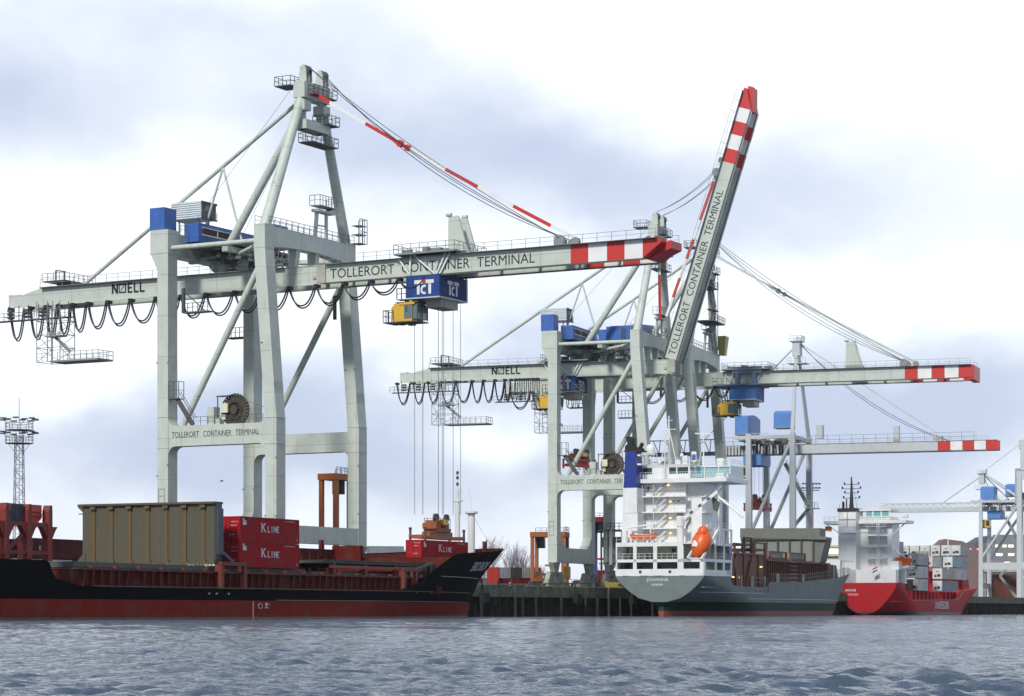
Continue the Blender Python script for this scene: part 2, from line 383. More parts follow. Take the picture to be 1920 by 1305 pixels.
# ================================================================== ship-to-shore gantry cranes
QZ = 5.0
def loc_of(ox, oy, ang, u, v, z=0.0):
    a = R(ang); return (ox+u*math.cos(a)-v*math.sin(a), oy+u*math.sin(a)+v*math.cos(a), z)
def loops(spec, n=14):
    """cable loops hanging between points on the cable rail: (u0,u1,sag)"""
    out = []
    for u0, u1, s in spec:
        pts = []
        for i in range(n+1):
            t = -1+2*i/n; pts.append(((u0+u1)/2+t*(u1-u0)/2, s*(1-abs(t)**2.3)))
        out.append(pts)
    return out
def build_crane(ox, oy, ang, label, raised=0.0, loopspec=(), tex_main=True, tower_u=41.3, forestay=('signal_red', 'signal_white'), house='long',
                far_v=14.7, detail=True, noell=True, stripes=(60.2, 62.83, 65.59, 68.17, 70.81), boom_end=73.5, plain_end=False, back_end=-35.9, louvre=True, text2=True):
    root = thing('gantry_crane', label, 'harbour crane', (ox, oy, QZ), R(ang), 'tall grey gantry cranes on the quay')
    M = Matrix.Translation((0, 0, -QZ)); P = root
    H = (20.0, 48.3)
    MBm = M @ Matrix.Translation((H[0], 0, H[1])) @ Matrix.Rotation(-R(raised), 4, 'Y') @ Matrix.Translation((-H[0], 0, -H[1]))
    def mb(boom=False): return MB(MBm if boom else M)
    nr, fr = 8.5, far_v-1.5         # near girder [nr, nr+1.5], far girder [fr, far_v]
    # --- legs
    for v0, v1 in ((0, 2.2), (21, 23.2)):
        a = mb()                     # landside leg with widened head
        a.box(-1.45, .42, v0, v1, 10.3, 49.2)
        a.prism([(-1.45, 49.2), (.42, 49.2), (.42, 51.6), (-2.67, 51.6)], v0, v1)
        a.box(-2.67, .42, v0, v1+(.5 if v0 == 0 else 0), 51.6, 54.9)
        for z in (23.9, 28.3, 51.55): a.box(-1.5 if z < 50 else -2.72, .47, v0-.05, v1+.05, z, z+.10)
        a.build('leg', GREY, P)
        b = mb()                     # waterside leg: upright below the portal, leaning landward above it
        b.box(17.05, 18.93, v0, v1, 10.3, 27.2)
        b.prism([(17.05, 27.2), (18.93, 27.2), (17.0, 51.3), (15.15, 51.3)], v0, v1)
        b.box(15.15, 17.0, v0, v1, 51.3, 54.5)
        for z in (24.0, 27.6): b.box(16.9, 18.98, v0-.06, v1+.06, z, z+.12)
        b.box(15.05, 17.05, v0-.05, v1+.05, 51.2, 51.3)
        b.build('leg', GREY, P)
        # portal beam
        p = mb(); p.box(.42, 17.05, v0+.12, v1-.12, 24.15, 27.0)
        for (x, d) in ((.42, 1), (17.05, -1)):
            for (z, e) in ((24.15, -1), (27.0, 1)):
                pts = [(x, z)]+[(x+d*1.15*(1-math.sin(k*math.pi/8)), z+e*1.15*(1-math.cos(k*math.pi/8))) for k in range(5)]
                if e < 0 or v0 == 0: p.prism(pts, v0+.12, v1-.12)
        p.build('portal_beam', GREY, P)
        # diagonal brace and top strut
        vm = (v0+v1)/2
        mb().tube((2.2, vm, 27.0), (15.5, vm, 49.0), .46, n=12).build('diagonal_brace', GREY, P, smooth=True)
        mb().tube((.3, vm, 52.35), (15.3, vm, 52.35), .36, n=12).build('top_strut', GREY, P, smooth=True)
        k = mb(); k.tube((15.4, vm, 51.9), (.3, 11.6, 51.2), .3, n=10).build('top_strut', GREY, P, smooth=True)
    # --- sill beams, cross girders
    s = mb(); s.box(-1.4, .4, 2.2, 21, 10.35, 13.2)
    for (v, d) in ((2.2, 1), (21, -1)): s.prismx([(v, 13.2), (v+d*3.0, 13.2), (v+d*1.3, 14.0), (v, 15.6)][::d], -1.4, .4)
    s.build('sill_beam', GREY, P)
    s = mb(); s.box(17.1, 18.9, 2.2, 21, 10.4, 12.85); s.build('sill_beam', GREY, P)
    g = mb(); g.box(-2.6, -.3, 2.7, 21, 51.5, 54.7); g.build('cross_girder', GREY, P)
    g = mb(); g.prismx([(2.2, 51.45), (5.0, 51.75), (9.5, 52.0), (13.5, 52.0), (18, 51.75), (21, 51.45), (21, 54.35), (2.2, 54.4)], 15.2, 16.95)
    g.build('cross_girder', GREY, P)
    # --- bogies
    for u in (-.5, 18.0):
        for v in (1.1, 22.1):
            bg = mb(); bg.prismx([(v-2.0, 10.3), (v+2.0, 10.3), (v+.8, 8.3), (v-.8, 8.3)], u-.5, u+.5)
            for dv in (-2.7, 2.7):
                bg.prismx([(v+dv-.6, 8.4), (v+dv+.6, 8.4), (v+dv+1.9, 6.6), (v+dv-1.9, 6.6)], u-.45, u+.45)
                bg.box(u-.6, u+.6, v+dv-2.2, v+dv+2.2, 5.75, 6.7)
                for w_ in (-1.5, -.5, .5, 1.5): bg.lathe([(.42, -.25), (.42, .25)], (u, v+dv+w_, 5.45), 10, 'x')
            bg.box(u-.3, u+.3, v-3.4, v+3.4, 8.0, 8.5)
            bg.build('bogie', paint('bogie_paint', (.36, .37, .33), .6, .6, .4, .4), P)
    if detail:                       # yellow buffer/drive box seen between the bogies
        mb().box(-.9, .1, 7.6, 9.0, 7.2, 9.6).build('drive_box', YEL, P)
    # --- mast (A-frame)
    hz = 73.2
    mb().tube((16.1, 1.3, 54.3), (17.0, 8.9, hz), .80, .66, 14).build('mast_leg', GREY, P, smooth=True)
    mb().tube((16.1, 21.9, 54.3), (17.0, 14.3, hz), .80, .66, 14).build('mast_leg', GREY, P, smooth=True)
    mb().tube((15.9, 11.2, 72.6), (.4, 11.2, 50.2), .58, .58, 12).build('rear_mast_strut', GREY, P, smooth=True)
    mh = mb(); mh.box(16.1, 18.0, 8.3, 14.9, hz+.2, hz+2.4); mh.box(16.2, 18.0, 8.3, 10.0, hz-1.6, hz-.2); mh.box(16.2, 18.0, 13.2, 14.9, hz-1.6, hz-.2)
    mh.box(15.9, 18.1, 8.6, 14.6, 69.0, 70.3); mh.tube((17, 9.4, 69), (17, 9.4, 73.4), .5); mh.tube((17, 13.8, 69), (17, 13.8, 73.4), .5)
    mh.build('mast_head', GREY, P)
    sh = mb()
    for v in (9.1, 13.3):
        for dv in (0, .8): sh.lathe([(.62, -.12), (.72, -.1), (.72, .1), (.62, .12)], (17.5, v+dv, hz+4.1), 14, 'y')
    sh.build('sheave_block', DARK, P)
    sh = mb()
    for v in (9.1, 13.3):
        for dv in (-.3, .4, 1.1): sh.prism([(16.6, hz+2.5), (18.0, hz+2.5), (17.9, hz+4.3), (17.5, hz+4.9), (16.9, hz+4.6)], v+dv, v+dv+.14)
    sh.build('sheave_housing', GREY, P)
    pf = mb()
    for (u0, u1, v0, v1, z) in ((13.4, 16.1, 7.6, 10.6, hz+2.0), (16.3, 18.9, 12.9, 16.0, 70.35), (16.0, 18.4, 9.8, 16.4, 67.4), (18.0, 19.0, 9.3, 15.2, hz+.8)):
        pf.box(u0, u1, v0, v1, z-.14, z); railing(pf, [(u0, v0, z), (u1, v0, z), (u1, v1, z), (u0, v1, z), (u0, v0, z)], 1.25, 1.1, .045)
    pf.build('service_platform', DARK, P)
    # --- backstay, props, pendants
    bs = mb()
    bs.tube((15.6, 11.6, 74.0), (-23.9, 11.6, 50.0), .29, n=10)
    bs.build('backstay', GREY, P, smooth=True)
    for u, z in ((-2.3, 54.8), (5.0, 54.2)):
        mb().tube((1.6, 11.6, 65.4), (u, 11.6, z), .17, n=8).build('stay_prop', GREY, P, smooth=True)
    # --- backreach girders
    for i, v in enumerate((nr, fr)):
        a = mb()
        b0 = back_end
        a.prism([(b0, 46.95), (21.2, 46.95), (21.2, 49.42), (b0+6.2, 49.42), (b0+3.1, 48.75), (b0+3.0, 48.6), (b0, 48.8)], v, v+1.5)
        a.box(b0, 21.2, v-.12, v, 46.72, 46.95)
        a.box(b0+6, 21.2, v-.1, v+1.6, 49.42, 49.5)
        a.build('backreach_girder', GREY, P)
    tr = mb()
    for u in (back_end+.3, -24, -12, 4, 18.5): tr.box(u, u+.6, nr+1.5, fr, 47.4, 49.0)
    tr.build('cross_tie', GREY, P)
    ra = mb(); railing(ra, [(back_end+6.5, nr-.5, 49.5), (14.6, nr-.5, 49.5)], 1.15, 2.1, .034)
    railing(ra, [(back_end+6.5, fr+1.9, 49.5), (20, fr+1.9, 49.5)], 1.15, 2.1, .034)
    ra.box(back_end+6.5, 14.6, nr-.7, nr, 49.42, 49.5); ra.build('walkway_railing', RAILM, P)
    mc = mb()                        # rope anchorage on the backreach end
    mc.box(-27.5, -24.6, 9.6, 13.5, 49.5, 50.3); railing(mc, [(-29.2, 8.2, 50.4), (-24.8, 8.2, 50.4), (-24.8, 14.6, 50.4)], 1.1, 1.1, .045)
    mc.box(-29.2, -24.8, 8.2, 14.6, 50.28, 50.4); mc.beam((-27.2, 9, 50.4), (-27.2, 9, 52.0), .18); mc.beam((-25.6, 9, 50.4), (-25.6, 9, 51.6), .18); mc.beam((-27.2, 9, 52), (-25.4, 9, 51.7), .18)
    mc.build('rope_anchorage', DARK, P)
    # --- machinery between top frame and girders
    mm = mb(); rr = random.Random(int(ox*10))
    for u, v in ((3.4, 9.1), (3.4, 14), (6.8, 9.1), (6.8, 14), (15.6, 9.1), (15.6, 14)):
        mm.prism([(u-.7, 52.0), (u+.9, 52.0), (u+.5, 49.5), (u-.4, 49.5)], v-.5, v+.5)
    mm.box(-2.4, 8.6, 8.6, 9.4, 51.2, 52.0); mm.box(-2.4, 8.6, 13.7, 14.5, 51.2, 52.0); mm.box(7.6, 8.6, 3, 20, 51.6, 52.4)
    mm.build('hanger_frame', GREY, P)
    mm = mb()
    mm.box(.5, 9.2, 4.2, 19.0, 52.6, 53.0)
    for k in range(46):
        u = rr.uniform(.8, 14.2); v = rr.uniform(4.5, 18.5); z = rr.uniform(50.3, 52.4) if u < 10 else rr.uniform(49.6, 50.6)
        su, s2, s3 = rr.uniform(.3, 1.5), rr.uniform(.3, 1.4), rr.uniform(.2, .8)
        mm.box(u, u+su, v, v+s2, z, z+s3)
    for k in range(14):
        u = rr.uniform(1, 13); v = rr.uniform(5, 18)
        mm.beam((u, v, 50.0), (u+rr.uniform(-2, 2), v+rr.uniform(-2, 2), 52.8), .12)
    mm.beam((9.5, 9, 52.3), (12.3, 9, 49.6), .5, .1); mm.beam((10.1, 9, 53.3), (12.9, 9, 50.6), .06)
    mm.build('machinery', paint('dark_machinery', (.13, .14, .13), .6, .5, .35, .3), P)
    # --- cabins on top
    h = mb(); h.box(-3.9 if house == 'big' else -2.9, -.35, .15, 3.0, 54.9, 58.1); h.build('electrical_cabin', BLUE, P)
    if house == 'big':
        h = mb(); h.prismx([(5.4, 53.6), (20.4, 53.6), (20.4, 58.2), (12.5, 60.0), (5.4, 59.4)], -1.6, 5.6); hh = h.build('machinery_house', BLUE, P)
        d = mb(); d.box(-1.5, 5.66, 19.0, 20.5, 52.0, 57.2); d.box(-1.5, 5.7, 15.6, 18.8, 55.3, 56.2)
        d.build('house_panel', GREYW, hh)
    if house in ('long', 'both', 'big'):
        h = mb(); h.box(-.6, 1.9, 5.2, 19.0, 53.75, 56.45) if house != 'big' else h.box(-.6, 1.4, 3.6, 5.2, 54.0, 56.8)
        hh = h.build('machinery_house', BLUE, P)
        if house != 'big':
            d = mb(); d.box(1.88, 1.95, 6.3, 13.3, 54.9, 55.8); dd = d.build('louvre_slot', paint('slot_dark', (.06, .035, .03), .7), hh)
            d = mb(); d.box(1.9, 2.0, 6.1, 13.5, 54.75, 54.9); d.box(1.9, 2.0, 6.1, 13.5, 55.8, 55.92); d.box(1.9, 2.0, 9.7, 9.85, 54.9, 55.8)
            d.build('slot_frame', WHT, hh)
        h = mb(); h.box(5.6, 8.6, 14.6, 18.0, 53.6, 57.0); h.build('electrical_cabin', BLUE, P)
    if louvre:
        h = mb(); h.box(-6.5, -1.1, 10.0, 13.6, 58.0, 60.5); hh = h.build('louvred_cabin', BLUEL, P)
        l = mb()
        for k in range(8): l.box(-6.55, -1.1, 9.9, 10.0, 58.1+k*.31, 58.22+k*.31)
        l.build('louvre_slats', WHT, hh)
        l = mb(); l.box(-1.1, -.9, 9.9, 13.7, 60.2, 60.5); l.box(-1.1, -.9, 9.9, 13.7, 57.9, 58.1)
        l.box(-1.08, -1.02, 10.1, 13.5, 58.1, 60.2)
        l.build('cabin_end', DARK, hh)
        l = mb(); railing(l, [(-1.0, 9.9, 58.1), (-1.0, 13.7, 58.1)], 1.0, .6, .05); l.box(-1.05, -.98, 10.8, 11.7, 59.2, 60.0)
        for u_, v_ in ((-5.5, 10.6), (-2, 10.6), (-5.5, 13), (-2, 13)): l.beam((u_, v_, 54.7), (u_, v_, 58), .2)
        l.build('cabin_rail', RAILM, hh)
    rr2 = mb(); railing(rr2, [(17.0, 1.0, 54.4), (17.0, 22.8, 54.4)], 1.2, 1.5, .04); railing(rr2, [(15.2, .2, 54.5), (15.2, 22.8, 54.4)], 1.2, 1.5, .04)
    railing(rr2, [(.3, 3.2, 54.8), (.3, 5.2, 54.8)], 1.1, .8, .04)
    for z in (54.6, 55.9, 57.2): rr2.box(16.6, 18.1, 22.6, 24.6, z, z+.06)
    railing(rr2, [(16.6, 24.6, 54.6), (18.1, 24.6, 54.6), (18.1, 22.6, 54.6)], 3.6, .7, .05)
    rr2.build('girder_railing', RAILM, P)
    tw = mb(); tw.beam((16.0, 14.0, 54.4), (16.3, 14.0, 58.0), .55, .35); tw.beam((16.6, 16.0, 54.4), (16.6, 16.0, 58.0), .4, .35); tw.beam((16.1, 14, 56.2), (16.6, 16, 56.2), .2)
    tw.prismx([(13.2, 58.0), (17.6, 58.0), (17.6, 58.9), (15.5, 58.25), (13.2, 58.4)], 15.9, 17.1); tw.box(15.6, 17.4, 13.2, 17.6, 58.85, 58.95)
    t_ = tw.build('lookout_post', GREY, P)
    tw = mb(); railing(tw, [(15.6, 13.2, 58.95), (17.4, 13.2, 58.95), (17.4, 17.6, 58.95), (15.6, 17.6, 58.95)], 1.4, .8, .045); tw.build('lookout_railing', RAILM, t_)
    if house == 'big':               # stair tower between the mast legs and a small yellow service cabin
        stt = mb()
        for k in range(4):
            z = 54.8+k*4.0; a_, b_ = (12.0, 15.2) if k % 2 else (15.2, 12.0)
            for dx in (0, .7): stt.beam((17.6+dx, a_, z), (17.6+dx, b_, z+4.0), .12, .3); stt.beam((17.6+dx, a_, z+1.1), (17.6+dx, b_, z+5.1), .07)
            stt.box(17.3, 18.6, min(a_, b_)-.9, max(a_, b_)+.9 if k == 1 else min(a_, b_)+.4, z+3.9, z+4.05); railing(stt, [(18.6, min(a_, b_)-.9, z+4.05), (18.6, min(a_, b_)+.6, z+4.05)], 1.1, .7, .05)
        for y in (11.2, 16.0): stt.beam((18.4, y, 54.8), (18.4, y, 71), .13)
        stt.box(15.2, 19.2, 9.8, 19, 60.2, 60.4); railing(stt, [(19.2, 9.8, 60.4), (19.2, 19, 60.4)], 1.2, 1.2, .06)
        stt.build('mast_stair', DARK, P)
        stt = mb(); stt.hexa([(17.2, 21.6, 54.4), (18.4, 21.6, 54.4), (18.4, 23.4, 54.4), (17.2, 23.4, 54.4), (17.0, 21.0, 58.3), (18.8, 21.0, 58.3), (18.8, 24.0, 58.3), (17.0, 24.0, 58.3)]); stt.build('service_cabin', paint('olive_yellow', (.42, .36, .10), .5, .3, .2, .3), P)
    # --- cable reel on the near portal beam
    rw = mb()
    for k in range(28):
        t = 2*math.pi*k/28; rw.beam((11.3, 1.0, 28.95), (11.3+2.35*math.cos(t), 1.0, 28.95+2.35*math.sin(t)), .09, .35)
    for k in range(28):
        t = 2*math.pi*k/28; t2 = 2*math.pi*(k+1)/28
        for rr_, dy in ((2.15, -.3), (2.15, .3), (1.2, -.3)): rw.beam((11.3+rr_*math.cos(t), 1.0+dy, 28.95+rr_*math.sin(t)), (11.3+rr_*math.cos(t2), 1.0+dy, 28.95+rr_*math.sin(t2)), .09, .12)
    rw.lathe([(.6, -.45), (.6, .45)], (11.3, 1.0, 28.95), 14, 'y')
    cr = rw.build('cable_reel', paint('reel_brown', (.06, .045, .035), .7, .4, .4, .3), P)
    rb = mb(); rb.box(6.9, 8.1, .4, 1.8, 27.0, 29.5); rb.box(8.2, 9.0, .5, 1.6, 27.0, 27.9); rb.build('reel_cabinet', GREY, cr)
    rb = mb(); rb.box(9.4, 10.5, .25, .6, 28.6, 29.9); rb.box(9.5, 10.1, .25, .6, 27.6, 28.3); rb.build('reel_motor', paint('cream_box', (.72, .68, .5), .5), cr)
    rb = mb(); rb.beam((8.6, .6, 27), (8.6, .6, 31.0), .12); rb.box(8.5, 10.6, .3, 1.6, 30.9, 31.0)
    railing(rb, [(3.6, .15, 27.02), (16.6, .15, 27.02)], 1.15, 1.15, .035); rb.beam((12.9, .6, 30.3), (16.9, .6, 29.0), .06)
    rb.beam((1.8, .3, 30.9), (4.6, .3, 27.0), .75, .08, (0, 1, 0)); rb.beam((2.2, .0, 31.9), (5.0, .0, 28.0), .07); rb.beam((2.2, .6, 31.9), (5.0, .6, 28.0), .07)
    rb.box(.45, 2.3, .0, 1.2, 30.8, 30.9); railing(rb, [(.5, 0, 30.9), (2.3, 0, 30.9), (2.3, 1.2, 30.9)], 2.4, .9, .05)
    rb.build('portal_stair', DARK, P)
    # --- boom
    sp = mb()
    st = list(stripes)
    be = boom_end
    for i, v in enumerate((nr, fr)):
        b = mb(True)
        x0 = 21.35
        b.cur = 0; b.box(x0, st[0], v, v+1.5, 46.95, 49.42)
        for k in range(len(st)):
            b.cur = 1 if k % 2 == 0 else 2
            x1 = st[k+1] if k+1 < len(st) else be
            if k+1 < len(st) or plain_end: b.box(st[k], x1, v, v+1.5, 46.95, 49.42)
            else: b.prism([(st[k], 46.95), (x1, 48.9), (x1, 49.42), (st[k], 49.42)], v, v+1.5)
        b.cur = 3; b.box(x0, st[-1], v-.12, v, 46.72, 46.95)
        b.box(x0, be-.5, v-.08, v+1.58, 49.42, 49.49)
        b.build('boom_girder', [GREY, RED, WHT, DARK], P)
    b = mb(True)
    for u in range(23, int(be)-2, 6): b.box(u, u+.4, nr+1.5, fr, 47.6, 48.8)
    b.build('boom_cross_tie', GREY, P)
    b = mb(True)
    if plain_end: b.box(be-1.2, be+.05, nr+.1, far_v-.1, 46.5, 49.3)
    else: b.prism([(st[-1]+.1, 46.9), (be+.7, 48.2), (be+.7, 49.2), (st[-1]+.1, 48.9)], nr+1.45, fr+.05)
    b.build('boom_tip', RED, P)
    b = mb(True); railing(b, [(21.6, nr-.45, 49.5), (be-.6, nr-.45, 49.5)], 1.15, 2.1, .034); railing(b, [(21.6, fr+1.9, 49.5), (be-.6, fr+1.9, 49.5)], 1.15, 2.1, .034)
    b.box(21.6, be-.6, nr-.65, nr-.02, 49.42, 49.47)
    b.build('boom_railing', RAILM, P)
    if tower_u:
        b = mb(True)
        for v in (10.2, 12.6): b.prism([(tower_u-1.0, 49.5), (tower_u+2.3, 49.5), (tower_u+.6, 55.0), (tower_u-.9, 55.0)], v, v+.35)
        b.tube((tower_u-1.2, 10.2, 55.2), (tower_u-.4, 10.2, 55.2), .25); b.tube((tower_u-.2, 12.8, 55.2), (tower_u+.6, 12.8, 55.2), .25); b.box(tower_u-1.0, tower_u+2.3, 10.2, 12.9, 49.5, 50.2)
        b.build('stay_rest_post', GREY, P)
    b = mb(True); b.box(57.2, 58.8, 9.4, 10.2, 49.5, 50.4); b.lathe([(.8, -.3), (.8, .3)], (58.0, 9.6, 50.3), 14, 'y'); b.lathe([(.6, -.3), (.6, .3)], (60.4, 9.6, 50.0), 14, 'y'); b.lathe([(.8, -.3), (.8, .3)], (58.0, 13.6, 50.3), 14, 'y')
    b.build('rope_sheave', RAILM, P)
    hb = mb(); hb.box(20.6, 21.5, nr-.25, nr+.0, 46.9, 49.5); hb.box(19.4, 20.0, nr-.2, nr, 47.6, 48.0); hb.box(20.0, 20.6, nr-.2, nr, 47.0, 49.3); hb.box(20.5, 21.4, far_v-.0, far_v+.2, 46.9, 49.5)
    hb.build('boom_hinge', paint('rusty_hinge', (.42, .41, .35), .7, .3, .35, .3), P)
    # forestay and hoist ropes
    fr_ = MB(M)
    a = Vector((17.6, 10.6, 74.6))
    if not raised:
        e = Vector((60.2, 10.6, 50.4)); cuts = [0, .075, .215, .385, .52, .64, .77, .905, 1.0]
        for k in range(8):
            p = a+(e-a)*cuts[k]; q = a+(e-a)*cuts[k+1]
            sagp = .45*4*cuts[k]*(1-cuts[k]); sagq = .45*4*cuts[k+1]*(1-cuts[k+1])
            p.z -= sagp; q.z -= sagq
            fr_.cur = 0 if k % 2 == 0 else 1
            fr_.beam(p, q, .26, .55 if k < 1 else .46)
            if k == 2:
                fr_.lathe([(.5, -.3), (.5, .3)], tuple(p+(q-p)*.78), 12, 'y'); fr_.lathe([(.45, -.3), (.45, .3)], tuple(p+(q-p)*.95), 12, 'y')
        rp = MB(M)
        for k, (dz0, sg, v) in enumerate(((77.9, 1.2, 9.2), (77.6, 1.9, 10.1), (77.2, 2.6, 13.3), (77.2, 3.3, 14.1))):
            q = [(17.9+(58-17.9)*t, v, dz0+(50.7-dz0)*t-sg*4*t*(1-t)*(1.15-.3*t)) for t in [i/12 for i in range(13)]]
            rp.path(q, .055, 5)
        rp.build('boom_hoist_rope', ROPE, P)
    else:
        c_ = Vector((17.9, 10.6, 57.6)); att = (Matrix.Translation((0, 0, QZ)) @ MBm) @ Vector((60.2, 10.6, 50.4)); kn = (Matrix.Translation((0, 0, QZ)) @ MBm) @ Vector((29.0, 10.6, 52.0))
        for (p0, p1, pat) in ((a, c_, (1, 0)), (att, kn, (1, 0, 0, 1, 0, 1, 0, 1))):
            for k, cc in enumerate(pat):
                fr_.cur = cc; fr_.beam(p0+(p1-p0)*(k/len(pat)), p0+(p1-p0)*((k+1)/len(pat)), .3, .5)
        rp = MB(M)
        for v, dz in ((9.4, 0), (10.4, .3), (13.2, -.2), (14, .1)):
            e2 = (Matrix.Translation((0, 0, QZ)) @ MBm) @ Vector((58.2, v, 50.6)); a2 = Vector((17.6, v, 78.2+dz)); q = []
            for i in range(9):
                t = i/8; p = a2+(e2-a2)*t; p.z -= .9*4*t*(1-t); q.append(tuple(p))
            rp.path(q, .055, 5)
        rp.build('boom_hoist_rope', ROPE, P)
    fr_.build('forestay', [MATS[forestay[0]], MATS[forestay[1]]], P)
    rp = MB(M); rp.path([(16.2, 8.2, 75), (-1, 8.6, 57.5)], .03, 4); rp.path([(16.2, 12.8, 75), (4, 12.8, 55)], .03, 4); rp.build('signal_rope', ROPE, P)
    # festoon
    for pts in loops(loopspec):
        f_ = MB(M)
        for dv, dz, r_ in ((0, 0, .12), (.35, -.28, .11)) if pts[-1][0]-pts[0][0] > 1 else ((0, 0, .09),):
            f_.path([(u, nr-.6+dv, 46.55-z+(dz if z > .3 else 0)) for u, z in pts], r_, 5)
        f_.box(pts[0][0]-.25, pts[0][0]+.25, nr-.8, nr+.3, 46.3, 46.75)
        f_.build('festoon_cable_loop', CABLE, P)
    # --- hanging service tower below the backreach end
    b0 = back_end
    ht = MB(M)
    x0, x1, y0, y1 = b0+8.2, b0+12.6, 5.2, 8.6
    for (x, y) in ((x0, y0), (x1, y0), (x1, y1), (x0, y1)): ht.beam((x, y, 37.9), (x, y, 46.9), .09)
    z = 37.9
    zz = [37.9, 40, 42, 44, 46]
    for k in range(4):
        for (p, q) in (((x0, y0), (x1, y0)), ((x1, y0), (x1, y1)), ((x1, y1), (x0, y1)), ((x0, y1), (x0, y0))):
            ht.beam((*p, zz[k]), (*q, zz[k]), .07)
            a_, b_ = ((*p, zz[k]), (*q, zz[k+1])) if k % 2 else ((*q, zz[k]), (*p, zz[k+1]))
            ht.beam(a_, b_, .06)
    for k in range(9): ht.beam((x0+1.6, y0+.5, 38+k), (x0+2.6, y0+.5, 38+k), .06)
    ht.beam((x0+1.6, y0+.5, 38), (x0+1.6, y0+.5, 47), .1); ht.beam((x0+2.6, y0+.5, 38), (x0+2.6, y0+.5, 47), .1)
    ht.beam((x0+2, y0+.6, 42.4), (x1+1.5, y0+.6, 39.2), .5, .1, (0, 1, 0)); ht.box(x0+1.5, x1, y0, y0+1.6, 41.6, 41.8)
    ht.box(x0+2.6, x0+11.6, y0-.2, y1, 37.75, 38.0)
    railing(ht, [(x0, y0, 38), (x0+2, y0, 38)], 1.15, 1.1, .04); railing(ht, [(x0+4, y0-.1, 38.0), (x0+11.6, y0-.1, 38.0), (x0+11.6, y1, 38.0), (x0+3, y1, 38)], 1.2, 1.15, .04)
    ht.build('hanging_service_tower', RAILM, P)
    wk = MB(M); wk.box(b0-1.2, b0+13, 7.0, 8.0, 44.55, 44.7); railing(wk, [(b0-1.6, 7.0, 44.7), (b0+13, 7.0, 44.7)], 1.1, 1.0, .045)
    for u in np.arange(b0+.6, b0+13, 1.9): wk.beam((u, 7.9, 44.7), (u, 7.9, 47), .1)
    wk.beam((b0, 7.4, 45.2), (b0+13, 7.4, 46.1), .07)
    for u in np.arange(b0+.8, b0+10, 3.1):
        for z_ in (45.0, 45.5, 46.0): wk.box(u, u+.9, 7.2, 7.9, z_, z_+.3)
    wk.build('parking_platform', DARK, P)
    wk = MB(M)
    for (u, v) in ((.6, 3.2), (15.0, 20.5)):
        if u < 5:
            wk.box(u, u+4.4, v, v+1.2, 43.3, 43.5); railing(wk, [(u, v, 43.5), (u+4.4, v, 43.5)], 1.2, .9, .05); wk.beam((u, v, 46.6), (u+4, v, 43.4), .12)
        wk.box(u-.2, u+.2, v, v+.4, 43.4, 46.9)
    wk.box(-4.6, -1.5, 21.2, 22.6, 41.7, 41.9); railing(wk, [(-4.6, 21.2, 41.9), (-1.5, 21.2, 41.9)], 1.4, .8, .05)
    wk.build('side_platform', DARK, P)
    # --- small fittings on the legs: lamps, ladder rungs
    ft = MB(M)
    for u, z in ((-1.45, 36), (.42, 36), (-1.45, 20), (.42, 21.5), (.42, 15), (17.05, 14), (18.93, 14), (18.93, 22), (16.5, 38), (18.3, 38)): ft.box(u-.14, u+.14, -.15, .0, z, z+.14)
    for u, z in ((-1.45, 19), (.42, 19), (18.93, 22), (18.3, 36), (16.7, 36), (18.93, 15)): ft.box(u-.16, u+.16, 20.85, 21, z, z+.14)
    for z in (15.5, 17.2): ft.beam((-1.2, -.03, z), (-.2, -.03, z), .06)
    for x in (-1.2, -.2): ft.beam((x, -.03, 15.5), (x, -.03, 18.2), .06)
    ft.beam((-1.2, -.03, 18.2), (-.2, -.03, 18.2), .06)
    ft.build('leg_fittings', RAILM, P)
    # --- writing
    lettering('TOLLERORT   CONTAINER   TERMINAL', (1.05, .12, 25.36), (1, 0, 0), (0, 0, 1), 14.9, .80, LETTER, P, M=M)
    if noell:
        V, F, x = stroke_geo('N', [1.42], 0, 1, .34, False)
        def add_rect(a, b, c, d):
            i = len(V); V.extend([(a, b), (c, b), (c, d), (a, d)]); F.append((i, i+1, i+2, i+3))
        ww = .22
        add_rect(1.25, 0, 2.62, ww); add_rect(1.25, 1.42-ww, 2.62, 1.42); add_rect(2.62-.24, ww, 2.62, 1.42-ww); add_rect(1.25, ww, 1.42, 1.42-ww)
        i = len(V); V.extend([(1.5, .3), (1.66, .3), (2.3, 1.12), (2.14, 1.12)]); F.append((i, i+1, i+2, i+3))
        for ch, xo in (('E', 2.9), ('L', 4.02), ('L', 5.12)):
            v_, f_, _ = stroke_geo(ch, [1.42], xo, 1, .3, False); i = len(V); V.extend(v_); F.extend([tuple(i+j for j in q) for q in f_])
        place_geo(V, F, (-16.2 if back_end < -33 else -13.4, nr, 47.72), (1, 0, 0), (0, 0, 1), 'maker_logo', LETTER, P, M)
    if text2:
        lettering('TOLLERORT  CONTAINER  TERMINAL', (22.2, nr, 47.45), (1, 0, 0), (0, 0, 1), 32.6, 1.36, LETTER, P, M=MBm)
    return root
